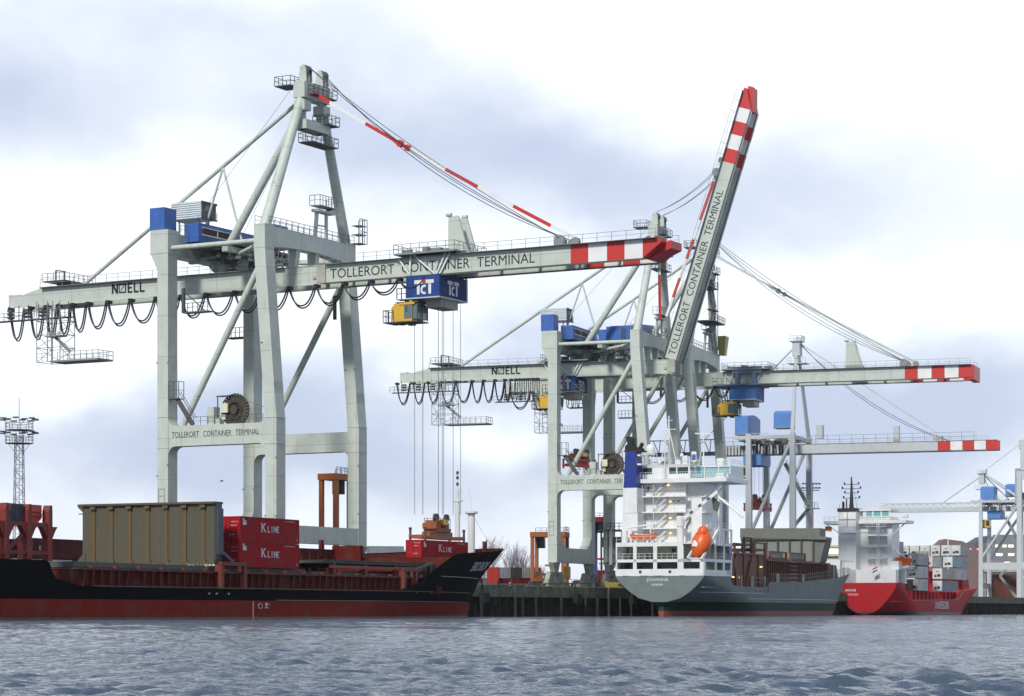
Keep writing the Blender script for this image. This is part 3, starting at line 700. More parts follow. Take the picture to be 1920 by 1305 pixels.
def build_trolley(C, u0, label, cablab, logo=True, drop=None, cab_left=True, big=False):
    """trolley that runs on the boom: top carriage, machinery box, driver's cab, ropes"""
    ox, oy, ang = C
    L = loc_of(ox, oy, ang, u0, 11.6, 49.6)
    root = thing('crane_trolley', label, 'crane trolley', L, R(ang), 'trolleys under the crane booms')
    M = Matrix.Translation((-u0, -11.6, -49.6)); P = root
    u1 = u0+5.3
    c = MB(M); c.box(u0-1.6, u1+2.8, 7.2, 16.0, 49.75, 50.0); railing(c, [(u0-1.6, 7.2, 50), (u1+2.8, 7.2, 50), (u1+2.8, 16, 50), (u0-1.6, 16, 50), (u0-1.6, 7.2, 50)], 1.2, 1.3, .04)
    rr = random.Random(3)
    for k in range(16): u = rr.uniform(u0-1, u1+1.5); v = rr.uniform(7.5, 14.5); c.box(u, u+rr.uniform(.4, 1.5), v, v+rr.uniform(.4, 1.2), 50, 50+rr.uniform(.3, .9))
    c.build('carriage', RAILM, P)
    h = MB(M)
    for v in (8.2, 15.3):
        for (a, b) in (((u0+.6, 49.8), (u0+.4, 46.8)), ((u0+1.0, 49.8), (u1-.8, 46.9)), ((u1+.9, 49.8), (u1-.6, 46.9)), ((u1+1.6, 49.8), (u1-.1, 46.9)), ((u0-1.4, 49.5), (u0+.5, 46.9))):
            h.beam((a[0], v, a[1]), (b[0], v, b[1]), .2)
    h.build('hanger', WHT if logo else GREYW, P)
    b = MB(M); b.box(u0, u1, 7.9, 15.4, 43.85, 46.9); bxm = paint('navy_cladding', (.022, .06, .22), .5, .3, .1, .5, seams=True, spec=.2) if logo else paint('mid_blue_cladding', (.05, .17, .44), .5, .3, .1, .4)
    bx = b.build('machinery_box', bxm, P)
    r = MB(M)
    for k in range(26): v = 8.0+k*.28; r.box(u1, u1+.06, v, v+.12, 44.0, 46.8)
    for k in range(5): r.box(u0+.1+k*.22, u0+.2+k*.22, 7.85, 7.9, 44.0, 46.8)
    r.build('box_ribs', bxm, bx)
    r = MB(M); r.box(u0-.05, u1+.1, 7.8, 15.5, 43.68, 43.85); r.box(u1, u1+.12, 15.2, 15.5, 43.8, 46.9); r.build('box_base', GREYW, bx)
    w_ = MB(M); w_.box(u0-1.6, u0, 8.1, 9.2, 43.7, 43.8); railing(w_, [(u0-1.6, 8.1, 43.8), (u0-.1, 8.1, 43.8)], 1.5, .8, .07); w_.build('step_platform', DARK, bx)
    r = MB(M); r.box(u0+2.3, u0+4.7, 9.4, 14.0, 42.55, 43.68); r.build('rope_housing', paint('rope_housing', (.38, .38, .34), .6, .3, .1, .3), P)
    if not logo:
        e_ = MB(M); e_.box(u0+1.2, u0+2.0, 7.4, 8.3, 46.9, 50.2); e_.box(u1-.6, u1+.3, 7.4, 8.3, 46.9, 50.2); e_.box(u0+.6, u1+1.4, 7.5, 8.3, 49.0, 50.4); e_.box(u0-3.4, u1+1, 7.0, 16, 46.6, 46.9); railing(e_, [(u0-3.4, 7, 46.9), (u0+.6, 7, 46.9)], 1.2, .9, .06)
        for k in range(6): e_.beam((u0-3.4+k*.8, 8.4, 46.7), (u0-2.0+k*.5, 8.8, 43.3), .18)
        e_.build('slate_frame', paint('slate_blue_steel', (.12, .18, .26), .5, .4, .1, .3), P)
    if logo:
        for (o, ex, nm) in (((u0+1.35, 7.88, 44.25), (1, 0, 0), 'a'), ((u1+.08, 10.0, 44.25), (0, 1, 0), 'b')):
            V = []; F = []
            def q(x0, y0, x1, y1): i = len(V); V.extend([(x0, y0), (x1, y0), (x1, y1), (x0, y1)]); F.append((i, i+1, i+2, i+3))
            q(0, 1.45, 3.1, 1.95); q(.42, 0, .85, 1.38); q(2.25, 0, 2.68, 1.38)
            N = 12
            for k in range(N):
                t0 = R(60)+R(240)*k/N; t1 = R(60)+R(240)*(k+1)/N; cx, cy = 1.6, .62; i = len(V)
                V.extend([(cx+.32*math.cos(t0), cy+.34*math.sin(t0)), (cx+.32*math.cos(t1), cy+.34*math.sin(t1)), (cx+.6*math.cos(t1), cy+.66*math.sin(t1)), (cx+.6*math.cos(t0), cy+.66*math.sin(t0))]); F.append((i, i+3, i+2, i+1))
            place_geo(V, F, o, ex, (0, 0, 1), 'logo', LWHT, P, M)
            V = []; F = []
            V.extend([(1.35+.62*.5*(1+math.cos(2*math.pi*k/14))-.1, 1.7+.3*math.sin(2*math.pi*k/14)) for k in range(14)]); F.append(tuple(range(14)))
            place_geo(V, F, o, ex, (0, 0, 1), 'logo_dot', RED, P, M, th=.04)
    # driver's cab
    cu = u0-2.1
    c = MB(M); c.hexa([(cu, 8, 40.75), (cu+3.0, 8, 40.75), (cu+3.0, 10.9, 40.75), (cu, 10.9, 40.75), (cu, 8, 43.2), (cu+3.0, 8, 43.2), (cu+3.0, 10.9, 43.2), (cu, 10.9, 43.2)])
    c.box(cu-.5, cu, 8.3, 10.6, 41.2, 42.9); c.box(cu+1.0, cu+3.4, 7.9, 11.0, 43.0, 43.3)
    cb = c.build('driver_cab', YEL, P, label=cablab)
    c = MB(M); c.box(cu+1.75, cu+2.95, 7.95, 8.0, 41.1, 42.9); c.box(cu+3.0, cu+3.75, 8.15, 10.8, 41.0, 43.0); c.build('cab_window', GLASS, cb)
    c = MB(M)
    for (x, y) in ((cu+3.78, 8.1), (cu+3.78, 9.5), (cu+3.78, 10.85), (cu+3.0, 8.1)): c.beam((x, y, 40.9), (x, y, 43.1), .12)
    c.beam((cu+3.78, 8.1, 42), (cu+3.78, 10.85, 42), .1); c.box(cu-1.6, cu+3.9, 7.9, 11, 40.6, 40.75); railing(c, [(cu, 7.9, 40.75), (cu-1.6, 7.9, 40.75), (cu-1.6, 10.9, 40.75)], 1.6, .7, .055)
    c.box(cu+.6, cu+1.2, 8.6, 9.2, 40.3, 40.6); c.box(cu+2.0, cu+2.8, 8.6, 9.4, 40.2, 40.6); c.box(cu+.3, cu+4, 8, 11, 43.3, 43.42); c.box(cu+1.2, cu+1.6, 9, 9.5, 43.4, 43.9)
    c.beam((cu+2.1, 7.93, 42.1), (cu+2.1, 7.93, 42.8), .22)
    c.beam((cu-.2, 9, 42.9), (u0+.5, 9, 43.9), .1)
    c.build('cab_frame', DARK, cb)
    if drop:
        rp = MB(M)
        for (u, v) in drop[1]: rp.tube((u, v, 43.2), (u, v, drop[0]), .04, n=4, cap=False)
        rp.build('hoist_ropes', ROPE, P)
    return root
C1 = (-49.0, 347.0, -29.0); C2 = (8.26, 472.0, -20.3); C3 = (19.9, 497.5, -19.0)
LS1 = [(-35.2, -32.5, 4.6), (-31.3, -28.7, 4.6), (-28.2, -26.2, 4.5), (-25.9, -23.6, 4.3), (-23.2, -20.7, 3.9), (-20.3, -16.9, 3.6), (-16.6, -12.6, 3.4), (-12.4, -8.0, 3.2), (-7.8, -3.6, 3.1), (-3.3, .9, 3.0),
       (1.2, 5.9, 2.9), (6.2, 10.6, 2.8), (10.8, 15.4, 2.8), (15.6, 20.0, 2.7), (20.2, 24.6, 2.6), (24.8, 29.0, 2.1), (29.2, 33.6, 1.7), (33.8, 38.0, 1.3)]
build_crane(*C1, 'tallest, nearest grey gantry crane, its long boom lowered over the black ship', 0, LS1, house='long')
LS2 = [(-36.4, -33.6, 4.0), (-32.8, -30.4, 4.0), (-29.7, -27.2, 4.0), (-26.9, -23.8, 4.2), (-23.6, -20.4, 4.0), (-20.2, -18.0, 4.1), (-17.8, -15.6, 4.1), (-15.4, -13.4, 4.0), (-13.3, -12.1, 4.0), (-12.0, -11.1, 4.0)]+[(-11.0+k*.9, -10.5+k*.9, 4.2) for k in range(6)]
build_crane(*C2, 'grey gantry crane in the middle with its lettered boom raised steeply into the sky', 72.6, LS2, house='long', tower_u=None, boom_end=74.6)
LS3 = [(-24.2, -19.8, 3.2), (-19.4, -15.8, 3.6)]+[(-15.4+k*1.15, -14.7+k*1.15, 3.4) for k in range(9)]+[(3.5, 9.5, 2.8), (10, 14.8, 2.6), (15.2, 19.6, 2.5), (19.9, 22.8, 2.0)]
build_crane(*C3, 'grey gantry crane behind the one with the raised boom, its own boom lowered', 0, LS3, house='big', tower_u=47.2,
            far_v=16.6, noell=False, stripes=(58.4, 61.0, 63.7, 66.3, 69.0), boom_end=72.0, plain_end=True, back_end=-26.1, forestay=('crane_paint', 'far_crane_paint'), louvre=False, text2=False)
build_trolley(C1, 35.0, 'blue trolley box with white logo under the lowered boom of the nearest crane', 'yellow driver cab beside the blue box', True,
              (14.2, [(35.6, 9.2), (36.3, 10.2), (36.8, 9.4), (37.4, 13.6), (38.1, 11.4), (38.8, 10.2), (39.4, 13.2), (40.0, 9.6), (40.7, 13.0)]))
build_trolley(C2, -3.9, 'blue trolley box with white logo parked between the legs of the raised-boom crane', 'driver cab under the blue box', True,
              (31.5, [(-2.9, 9.4)]))
build_trolley(C3, 22.9, 'plain blue trolley box on the lowered boom of the crane behind the raised one', 'yellow driver cab left of the plain blue box', False)
# ================================================================== spreaders
def spreader(name, label, M0, root_loc, rz, L, col):
    root = thing(name, label, 'container spreader', root_loc, rz)
    m = MB(); m.box(-L/2, L/2, -1.1, -.8, 0, .35); m.box(-L/2, L/2, .8, 1.1, 0, .35); m.box(-L/2, -L/2+.4, -1.2, 1.2, 0, .5); m.box(L/2-.4, L/2, -1.2, 1.2, 0, .5)
    m.box(-L*.28, L*.28, -.6, .6, .35, 1.0)
    m.build('main_beam', col, root)
    m = MB(); m.box(-2.2, 2.2, -1.0, 1.0, 1.0, 1.5); m.box(-1.9, -.7, -.9, .9, 1.5, 2.6); m.box(.9, 2.0, -.8, .8, 1.5, 2.3); m.prism([(-.6, 1.5), (.8, 1.5), (.3, 2.5), (-.2, 2.2)], -.5, .5)
    m.box(-.3, .9, -1.15, -.6, 1.9, 2.75); m.box(-2.6, -1.9, -1.1, 1, 1.4, 2.2)
    for x in (-2.2, -1.2, .4, 1.9):
        m.beam((x, -1, 1.5), (x, -1, 2.9), .07); m.beam((x, .9, 1.5), (x, .9, 2.9), .07)
    m.beam((-2.2, -1, 2.9), (1.9, -1, 2.9), .06); m.beam((-2.2, .9, 2.9), (1.9, .9, 2.9), .06)
    m.build('headblock', paint('headblock_rust', (.30, .09, .02), .6, .5, .5, .4), root)
    m = MB(); m.box(-.2, 1.0, -1.2, -1.15, 2.0, 2.7); m.build('yellow_box', paint('pale_yellow', (.62, .50, .16), .5, .3, .2), root)
    m = MB()
    for x in (-1.9, -1.3, 1.3, 1.8): m.lathe([(.5, -.12), (.5, .12)], (x, -.6, 3.0), 12, 'y')
    m.build('rope_sheave', DARK, root)
    m = MB()
    for x in (-L/2+.1, L/2-.5):
        for y in (-1.25, 1.0): m.box(x, x+.35, y, y+.2, -.4, 1.2); m.box(x-.1, x+.45, y, y+.22, 1.2, 1.5)
    m.build('corner_guide', DARK, root)
    return root
# ================================================================== containers
def cont_mats(key):
    D_ = {'kline': (.36, .004, .009), 'maroon': (.085, .008, .008), 'red': (.42, .03, .02), 'orange': (.32, .07, .012), 'grey': (.28, .31, .33), 'white': (.62, .64, .62),
          'dgreen': (.03, .07, .06), 'blue': (.04, .10, .26), 'silver': (.46, .47, .47), 'brown': (.17, .06, .04), 'cream': (.55, .52, .42), 'ltblue': (.42, .52, .55), 'green': (.03, .16, .09)}
    return paint('container_'+key, D_[key], .6, .3, .25, .35, rustcol=(.10, .04, .02), spec=.12)
def corr_body(L, W, Hh, pitch=.28, depth=.045):
    m = MB(); x0, x1, y0, y1 = -L/2, L/2, -W/2, W/2
    n = max(4, int(L/pitch)); n2 = max(3, int(W/pitch))
    def strip(a, b, nrm, n):
        a = Vector(a); b = Vector(b); nrm = Vector(nrm); P = []
        for i in range(n+1):
            p = a+(b-a)*(i/n)-nrm*(depth if i % 2 else .01); P += [(p.x, p.y, .12), (p.x, p.y, Hh-.1)]
        m.add(P, [(2*i, 2*i+2, 2*i+3, 2*i+1) for i in range(n)])
    strip((x0, y0, 0), (x1, y0, 0), (0, -1, 0), n*2); strip((x1, y0, 0), (x1, y1, 0), (1, 0, 0), n2*2)
    strip((x1, y1, 0), (x0, y1, 0), (0, 1, 0), n*2)
    m.box(x0+.06, x1-.06, y0+.06, y1-.06, Hh-.12, Hh-.02)
    m.box(x0+.06, x1-.06, y0+.06, y1-.06, .05, .14)
    return m
def frame_mb(L, W, Hh):
    m = MB(); t = .14
    for x in (-L/2, L/2-t):
        for y in (-W/2, W/2-t): m.box(x, x+t, y, y+t, 0, Hh)
        for z in (0, Hh-.12): m.box(x, x+t, -W/2+t, W/2-t, z, z+.12)
    for y in (-W/2, W/2-t):
        for z in (0, Hh-.11): m.box(-L/2+t, L/2-t, y, y+t, z, z+.11)
    return m
def container(label, loc, rz, L=12.19, Hh=2.59, key='maroon', logo=None, group=None, W=2.44, marks=True, reefer=False, seedlab=None, simple=False):
    mat = cont_mats(key)
    root = thing('shipping_container', label, 'shipping container', loc, rz, group)
    corr_body(L, W, Hh, .28 if not simple else .6).build('container_body', mat, root)
    frame_mb(L, W, Hh).build('container_frame', mat, root)
    if reefer:
        m = MB(); m.box(-L/2+.0, -L/2+.1, -W/2+.14, W/2-.14, .12, Hh-.12); en = m.build('end_panel', cont_mats('white'), root)
        m = MB(); rr = random.Random(int(abs(loc[0]*7+loc[2]*3)))
        m.box(-L/2-.02, -L/2, -.85+rr.uniform(0, .2), .05, .55, 1.15); m.box(-L/2-.02, -L/2, .2, .8, .45, 1.05); m.lathe([(.3, -.02), (.3, 0)], (-L/2, rr.uniform(-.4, .4), .95), 10, 'x')
        if rr.random() < .4: m.box(-L/2-.02, -L/2, -.3, .3, 1.7, 1.9)
        m.build('cooling_unit', paint('reefer_dark', (.05, .06, .06), .6), en)
    else:
        m = MB()
        for y0, y1 in ((-W/2+.15, -.02), (.02, W/2-.15)): m.box(-L/2+.02, -L/2+.08, y0, y1, .13, Hh-.13)
        d = m.build('container_door', mat, root)
        m = MB()
        for y in (-.9, -.35, .35, .9): m.tube((-L/2-.0, y, .15), (-L/2-.0, y, Hh-.15), .025, n=6)
        for y in (-.62, .62): m.box(-L/2-.02, -L/2+.02, y-.25, y+.25, .9, 1.0)
        m.build('lock_rod', paint('lock_rod', (.3, .05, .05) if key in ('kline', 'maroon', 'red') else (.3, .3, .3), .5), d)
        if marks:
            for (y, z, w_, t) in ((-.15, 2.15, .9, 'KKTU 721'), (-.1, 1.75, .75, '45G1'), (.1, .7, .8, '30.480')):
                lettering(t, (-L/2-.03, y+.1, z), (0, -1, 0), (0, 0, 1), w_, .13, LWHT, d, 'door_marks', th=.002)
    if logo == 'k':
        V1, F1, x = stroke_geo('K', [1.0], 0, 1, .17, True)
        V2, F2, x2 = stroke_geo('LINE', [.68]*4, 1.15, .7, .12, True)
        n = len(V1); V = V1+[(a, b) for a, b in V2]; F = F1+[tuple(n+i for i in q) for q in F2]
        V = [(a*1.22, b) for a, b in V]
        place_geo(V, F, (-2.0, -W/2, Hh*.42), (1, 0, 0), (0, 0, 1), 'lettering', LWHT, root)
        lettering('KKTU 728 015 4', (L/2-3.3, -W/2, Hh-.36), (1, 0, 0), (0, 0, 1), 2.3, .13, LWHT, root, 'number', th=.01)
        V = []; F = []
        for (a, b, c, d_) in ((0, 0, .8, .25), (0, .5, .3, .75), (.2, .25, .6, .5), (.0, .25, .12, .5), (.7, .05, .8, .5)): i = len(V); V.extend([(a, b), (c, b), (c, d_), (a, d_)]); F.append((i, i+1, i+2, i+3))
        place_geo(V, F, (-L/2+.55, -W/2, Hh-.95), (1, 0, 0), (0, 0, 1), 'emblem', LWHT, root)
        lettering('22', (L/2-.7, -W/2, .35), (1, 0, 0), (0, 0, 1), .3, .22, LWHT, root, 'number', th=.01)
    elif logo:
        t, w_, h_, dx, cm = logo
        lettering(t, (dx, -W/2, Hh*.4), (1, 0, 0), (0, 0, 1), w_, h_, cm, root)
    return root
# ================================================================== hulls
def hull(P, stations, zfix, nup, sheer, ustern, ustem, half, mats, matidx, name='hull'):
    ns = len(stations); nl = len(zfix)+nup; V = []; m = MB()
    u0t = ustern(99); u1t = ustem(99)
    for f in stations:
        un = u0t+f*(u1t-u0t); sh = sheer(un)
        for j in range(nl):
            z = zfix[j] if j < len(zfix) else zfix[-1]+(sh-zfix[-1])*(j-len(zfix)+1)/nup
            zz = min(z, sheer(un)); ua, ub = ustern(zz), ustem(zz); u = ua+f*(ub-ua)
            V.append((u, half(f, u, zz), zz))
    n0 = len(V); V += [(u, -h, z) for u, h, z in V]
    m.v = V
    for sgn in (0, 1):
        o = n0*sgn
        for i in range(ns-1):
            for j in range(nl-1):
                q = (o+i*nl+j, o+(i+1)*nl+j, o+(i+1)*nl+j+1, o+i*nl+j+1)
                m.f.append(q if sgn else q[::-1]); m.m.append(matidx(j))
    for i in (0, ns-1):
        for j in range(nl-1):
            m.f.append((i*nl+j, n0+i*nl+j, n0+i*nl+j+1, i*nl+j+1)); m.m.append(matidx(j))
    return m.build(name, mats, P, smooth=True)
def clampf(x, a=0., b=1.): return max(a, min(b, x))
def lerp(a, b, t): return a+(b-a)*t
def interp(x, pts):
    if x <= pts[0][0]: return pts[0][1]
    for (a, b), (c, d) in zip(pts[:-1], pts[1:]):
        if x <= c: return b+(d-b)*(x-a)/(c-a)
    return pts[-1][1]
# ------------------------------------------------------------------ black and red feeder ship
SO = (-10.4, 337.6); SA = 65.0
S = thing('cargo_ship', 'black-hulled container feeder ship with red waterline band lying in front of the nearest crane', 'cargo ship', (SO[0], SO[1], 0), R(SA), 'ships moored at the quay')
sh1 = lambda u: interp(u, [(-102.2, 5.85), (-100.6, 4.1), (-96, 3.4), (-24, 3.45), (-20, 3.9), (-17.2, 4.7), (-12.4, 8.2), (-11, 8.45), (0, 8.9), (12, 9.5), (21, 9.95)])
st1 = lambda z: interp(z, [(-2, 10.5), (0, 9.5), (2, 10.2), (5, 13), (9.9, 21)])
ss1 = lambda z: -136.0
def hf1(f, u, z):
    t = clampf(z/9.5); ub = lerp(-44, -16, t); ue = st1(z)
    if u <= ub: return 9.9
    x = clampf((u-ub)/(ue-ub)); return 9.9*(1-x**lerp(1.55, 2.3, t))+.08
fs = sorted(set([0, .05, .1, .15]+[(u+136)/157 for u in list(np.arange(-110, -94, .8))+list(np.arange(-90, -46, 8))+list(np.arange(-46, -24, 2.5))+list(np.arange(-24, 21, 1.1))+[21]]))
hull(S, fs, [-2, -.5, .22, .7, 1.4, 2.05, 2.7], 6, sh1, ss1, st1, hf1, [HBOOT, HBLACK, paint('wet_waterline', (.015, .008, .006), .3, .3)], lambda j: 2 if j < 2 else (0 if j < 5 else 1))
def sideline(us, zf, half, stemdv=.03, r=.05, P=None, mat=None, name='rubbing_strake', sgn=-1):
    m = MB(); pts = [(u, sgn*(half(0, u, zf(u))+stemdv), zf(u)) for u in us]; m.path(pts, r, 5); return m.build(name, mat, P)
STR = paint('pale_strake', (.35, .35, .33), .6)
sideline(list(np.arange(-96, 9, 3.0)), lambda u: 3.38, hf1, P=S, mat=paint('dim_strake', (.10, .06, .05), .6), r=.05)
sideline(list(np.arange(-60, 9, 3.0)), lambda u: 2.12, hf1, P=S, mat=STR, r=.025)
sideline(list(np.arange(-17, 8, 2.0)), lambda u: 5.4, hf1, P=S, mat=STR, r=.05)
m = MB()
for u in np.arange(-11, 20.5, 1.6):   # bulwark inside, forecastle
    pass
dk = MB(); dk.box(-136, -42, -9.7, 9.7, 2.95, 3.1); ul = list(np.arange(-42, -11, 3.)); dk.add([(u, -hf1(0, u, 3)+.15, 3.1) for u in ul]+[(u, hf1(0, u, 3)-.15, 3.1) for u in ul], [(i, i+1, len(ul)+i+1, len(ul)+i) for i in range(len(ul)-1)])
dk.build('main_deck', DECKRED, S)
dk = MB(); pl = [(u, max(hf1(0, u, 7.6)-.2, .05)) for u in (-13, -6, 0, 6, 12, 16.5)]
dk.add([(u, -h, 7.6) for u, h in pl]+[(u, h, 7.6) for u, h in pl], [(i, i+1, 7+i, 6+i) for i in range(5)])
dk.build('forecastle_deck', DECKRED, S)
bw = MB()
for sg in (-1, 1):
    for i in range(26):
        u = -11+i*1.22; u2 = u+1.22
        h = hf1(0, u, sh1(u))-.12; h2 = hf1(0, u2, sh1(u2))-.12
        h = max(h, .02); h2 = max(h2, .02)
        hb = max(hf1(0, u, 7.6)-.14, .01); hb2 = max(hf1(0, u2, 7.6)-.14, .01)
        if u2 > 17: hb = min(hb, h); hb2 = .01 if u2 > 16.8 else hb2
        bw.add([(min(u, 16.8), sg*hb, 7.6), (min(u2, 16.8), sg*hb2, 7.6), (u2, sg*h2, sh1(u2)+.04), (u, sg*h, sh1(u)+.04)], [(0, 1, 2, 3)])
        bw.beam((u, sg*h, sh1(u)+.06), (u2, sg*h2, sh1(u2)+.06), .16, .08)
bw.build('bulwark_inner_side', DECKRED, S)
br = MB(); br.prismx([(-hf1(0, -13, 3.1)+.2, 3.1), (hf1(0, -13, 3.1)-.2, 3.1), (hf1(0, -13, 8)-.2, 8.0), (-hf1(0, -13, 8)+.2, 8.0)], -13.2, -12.8); br.build('forecastle_bulkhead', DECKRED, S)
co = MB(); co.box(-97.5, -15, -8.4, 8.4, 3.1, 5.05)
co.build('hatch_coaming', DECKRED, S)
co = MB(); co.box(-97.6, -14.9, -8.8, 8.8, 5.06, 5.24); rr = random.Random(5)
for u in np.arange(-95, -15, 4.3): co.box(u, u+.5, -9.0, -8.6, 5.24, 5.5)
co.build('coaming_rail', paint('coaming_red', (.16, .016, .010), .6, .5, .3, .4), S)
co = MB()
for u in np.arange(-96, -15.5, 1.55):
    if rr.random() < .08: continue
    co.prismx([(-8.4, 5.05), (-8.8, 5.05), (-8.62, 3.3), (-8.55, 3.1), (-8.4, 3.1)][::-1], u, u+.12)
for u in (-70.8, -66.0, -27.4, -24.2): co.box(u, u+.55, -9.3, -8.41, 3.1, 6.0)
co.box(-70.8, -65.5, -9.3, -8.9, 5.9, 6.3); co.box(-27.4, -23.7, -9.3, -8.9, 5.9, 6.3)
co.build('coaming_ribs', paint('rib_red', (.17, .022, .012), .6, .4, .3, .3), S)
hc = MB(); hc.box(-97, -72.5, -8.2, 8.2, 5.3, 5.85); hc.build('hatch_cover', paint('hatch_greygreen', (.07, .09, .085), .6, .5, .4, .4), S)
hc = MB(); hc.box(-71.5, -50, -8.0, 8.2, 5.3, 5.78); hc.build('hatch_cover', paint('hatch_dark', (.04, .045, .04), .6, .5, .4, .4), S)
hc = MB(); hc.box(-48, -29, -7.6, 8.2, 5.3, 5.6); hc.build('hatch_cover', MATS['hatch_greygreen'], S)
hc = MB(); hc.box(-46.5, -18.5, -8.3, 7.6, 6.62, 7.0); hc.box(-46.5, -18.5, -8.45, -8.3, 6.92, 7.05); h2 = hc.build('hatch_cover', MATS['hatch_dark'], S)
hc = MB(); hc.box(-45, -19.5, -8.5, -8.2, 6.05, 6.4)
for u in (-44, -36, -28, -20): hc.box(u, u+.4, -8.4, -7.9, 5.2, 6.6)
hc.build('hatch_edge_beam', paint('orange_beam', (.26, .05, .015), .6, .5, .4, .4), h2)
hc = MB(); hc.box(-27, -16, -8.2, 8.0, 5.3, 5.9); hc.box(-19, -17.6, -8.8, -8.2, 5.2, 6.9); hc.beam((-24, -8.6, 6.0), (-18.5, -8.6, 7.0), .3); hc.build('hatch_cover', MATS['hatch_greygreen'], S)
# port-side inner wall of the open hold, red and ribbed
ib = MB(); ib.box(-44, -14, 7.9, 8.3, 5.3, 9.1); 
for u in np.arange(-43.5, -14.5, 2.2): ib.prismx([(7.9, 9.0), (7.3, 5.4), (7.9, 5.4)], u, u+.2)
ib.box(-14.5, -13.8, 4, 8.3, 5.3, 9.6); ib.beam((-18, 8, 9.1), (-18, 8, 10.3), .5); ib.build('hold_side_wall', DECKRED, S)
# upright tan folding hatch cover
hs = -70.6
tp = MB(); tp.box(hs+.15, hs+1.55, -8.15, 9.3, 6.3, 12.8); tp.box(hs-.2, hs+1.7, -8.3, 9.3, 12.72, 12.95)
tp.box(hs-.1, hs+1.6, -8.3, 9.0, 6.05, 6.3); tp.prismx([(8.9, 7.4), (9.3, 7.2), (9.9, 6.6), (9.9, 6.3), (8.9, 6.3)], hs+.05, hs+1.6)
tp.prismx([(9.1, 12.95), (10.0, 12.95), (9.9, 12.6), (9.2, 12.0)], hs+.1, hs+1.5)
tpo = tp.build('upright_hatch_cover', TAN, S, label='tan upright hatch cover with rusty ribs')
tq = MB()
for k in range(7):
    v = 7.75-k*2.42; tq.box(hs+.03, hs+.17, v-.2, v+.2, 6.35, 12.72); tq.box(hs-.25, hs+.1, v-.35, v+.35, 12.3, 12.6); tq.box(hs-.12, hs+.1, v-.4, v+.3, 6.2, 6.5)
tq.build('cover_rib', paint('rust_rib', (.125, .08, .024), .7, .5, .7, .5, rustcol=(.15, .075, .03)), tpo)
tq = MB()
for k in range(40): v = -8.0+k*.44; tq.box(hs-.15, hs-.05, v, v+.2, 5.85, 6.05+random.random()*.15)
tq.box(hs-.1, hs+1.4, -8.2, 9.4, 5.8, 5.9); tq.build('cover_fittings', paint('fitting_mix', (.25, .23, .16), .7, .6, .9, .5), tpo)
tq = MB(); tq.box(hs+.3, hs+1.4, -8.55, -8.15, 7.1, 12.2); tq.box(hs+.2, hs+1.5, -8.3, -8.15, 6.6, 12.9); tq.beam((hs+1.4, -8.4, 7.3), (hs+3.0, -8.7, 6.3), .45, .35); tq.build('cover_end_box', paint('slate_box', (.05, .065, .085), .5, .3, .2, .3), tpo)
# stern cell-guide frame
cg = MB()
for u in (-108.2, -104.6, -101.2):
    cg.box(u-.3, u+.3, -8.4, -7.6, 5.8, 10.7); cg.prism([(u-.3, 10.7), (u+.3, 10.7), (u+.25, 11.3), (u-.1, 11.3)], -8.4, -7.6)
    cg.prism([(u-1.3, 9.2), (u+1.3, 9.2), (u+1.0, 8.9), (u+.4, 8.0), (u-.4, 8.0), (u-1.0, 8.9)], -8.3, -7.7)
cg.box(-116, -100.8, -8.3, -7.7, 9.15, 9.55); cg.box(-116, -101, -8.3, -7.8, 6.4, 6.75); cg.beam((-107.7, -8.0, 6.8), (-104.8, -8.0, 8.6), .3)
for u in (-108.2, -101.2): cg.box(u-.3, u+.3, 7.4, 8.0, 5.8, 9.0)
cg.box(-116, -111, -8.5, -7.5, 5.8, 7.0)
cg.build('container_cell_guide', paint('guide_red', (.21, .016, .010), .6, .4, .3, .4), S)
cg = MB(); cg.box(-106.9, -105.4, -7.9, -6.5, 9.7, 11.1)
for k in range(8): cg.box(-107.2+k*.28, -107.05+k*.28, -8, -6.4, 9.5, 11.3)
cg.build('deck_winch_dark', paint('slate_winch', (.05, .06, .09), .5, .3), S)
cg = MB(); cg.box(-104.0, -102.0, -7.9, -6.4, 10.6, 11.3); cg.lathe([(.6, -1), (.6, 1)], (-102.8, -7.2, 10.3), 12, 'x'); cg.box(-103.6, -102.2, -7.7, -7, 9.6, 10.2); cg.build('deck_winch_red', RED, S)
# foremast
fm = MB(); fm.lathe([(.52, 7.6), (.52, 14.6), (.95, 14.75), (.95, 15.0), (.55, 15.0)], (11.0, 0, 0), 14); fm.build('mast_house', SHIPW, S)
fm = MB(); fm.lathe([(.42, 7.6), (.36, 15.5), (.26, 18.3), (.2, 18.35)], (10.4, 1.9, 0), 12); fm.beam((10.4, 1.2, 18.0), (10.4, 2.6, 18.0), .16); fm.beam((10.4, .7, 17), (10.4, 3.1, 17), .07); fm.box(10.0, 10.8, 1.2, 2.6, 16.4, 16.55)
fm.beam((10.4, 1.9, 18.3), (10.4, 1.9, 20.4), .12); fm.beam((10.4, -.4, 15), (10.4, .1, 18.4), .05)
fmo = fm.build('foremast', SHIPW, S)
fm = MB(); 
for z in (18.7, 19.6, 20.3): fm.lathe([(.2, 0), (.22, .3), (.1, .45)], (10.4, 1.9, z), 8)
fm.build('mast_lamp', DARK, fmo)
fm = MB(); fm.beam((16, 0, 9), (16, 0, 11.2), .08); fm.beam((7, -4, 8), (7, -4, 10.6), .45, .45); fm.path([(16, 0, 11), (20.5, 0, 10)], .02, 4); fm.path([(11, 0, 14.8), (16, 0, 11.2)], .02, 4); fm.build('bow_post', DECKRED, S)
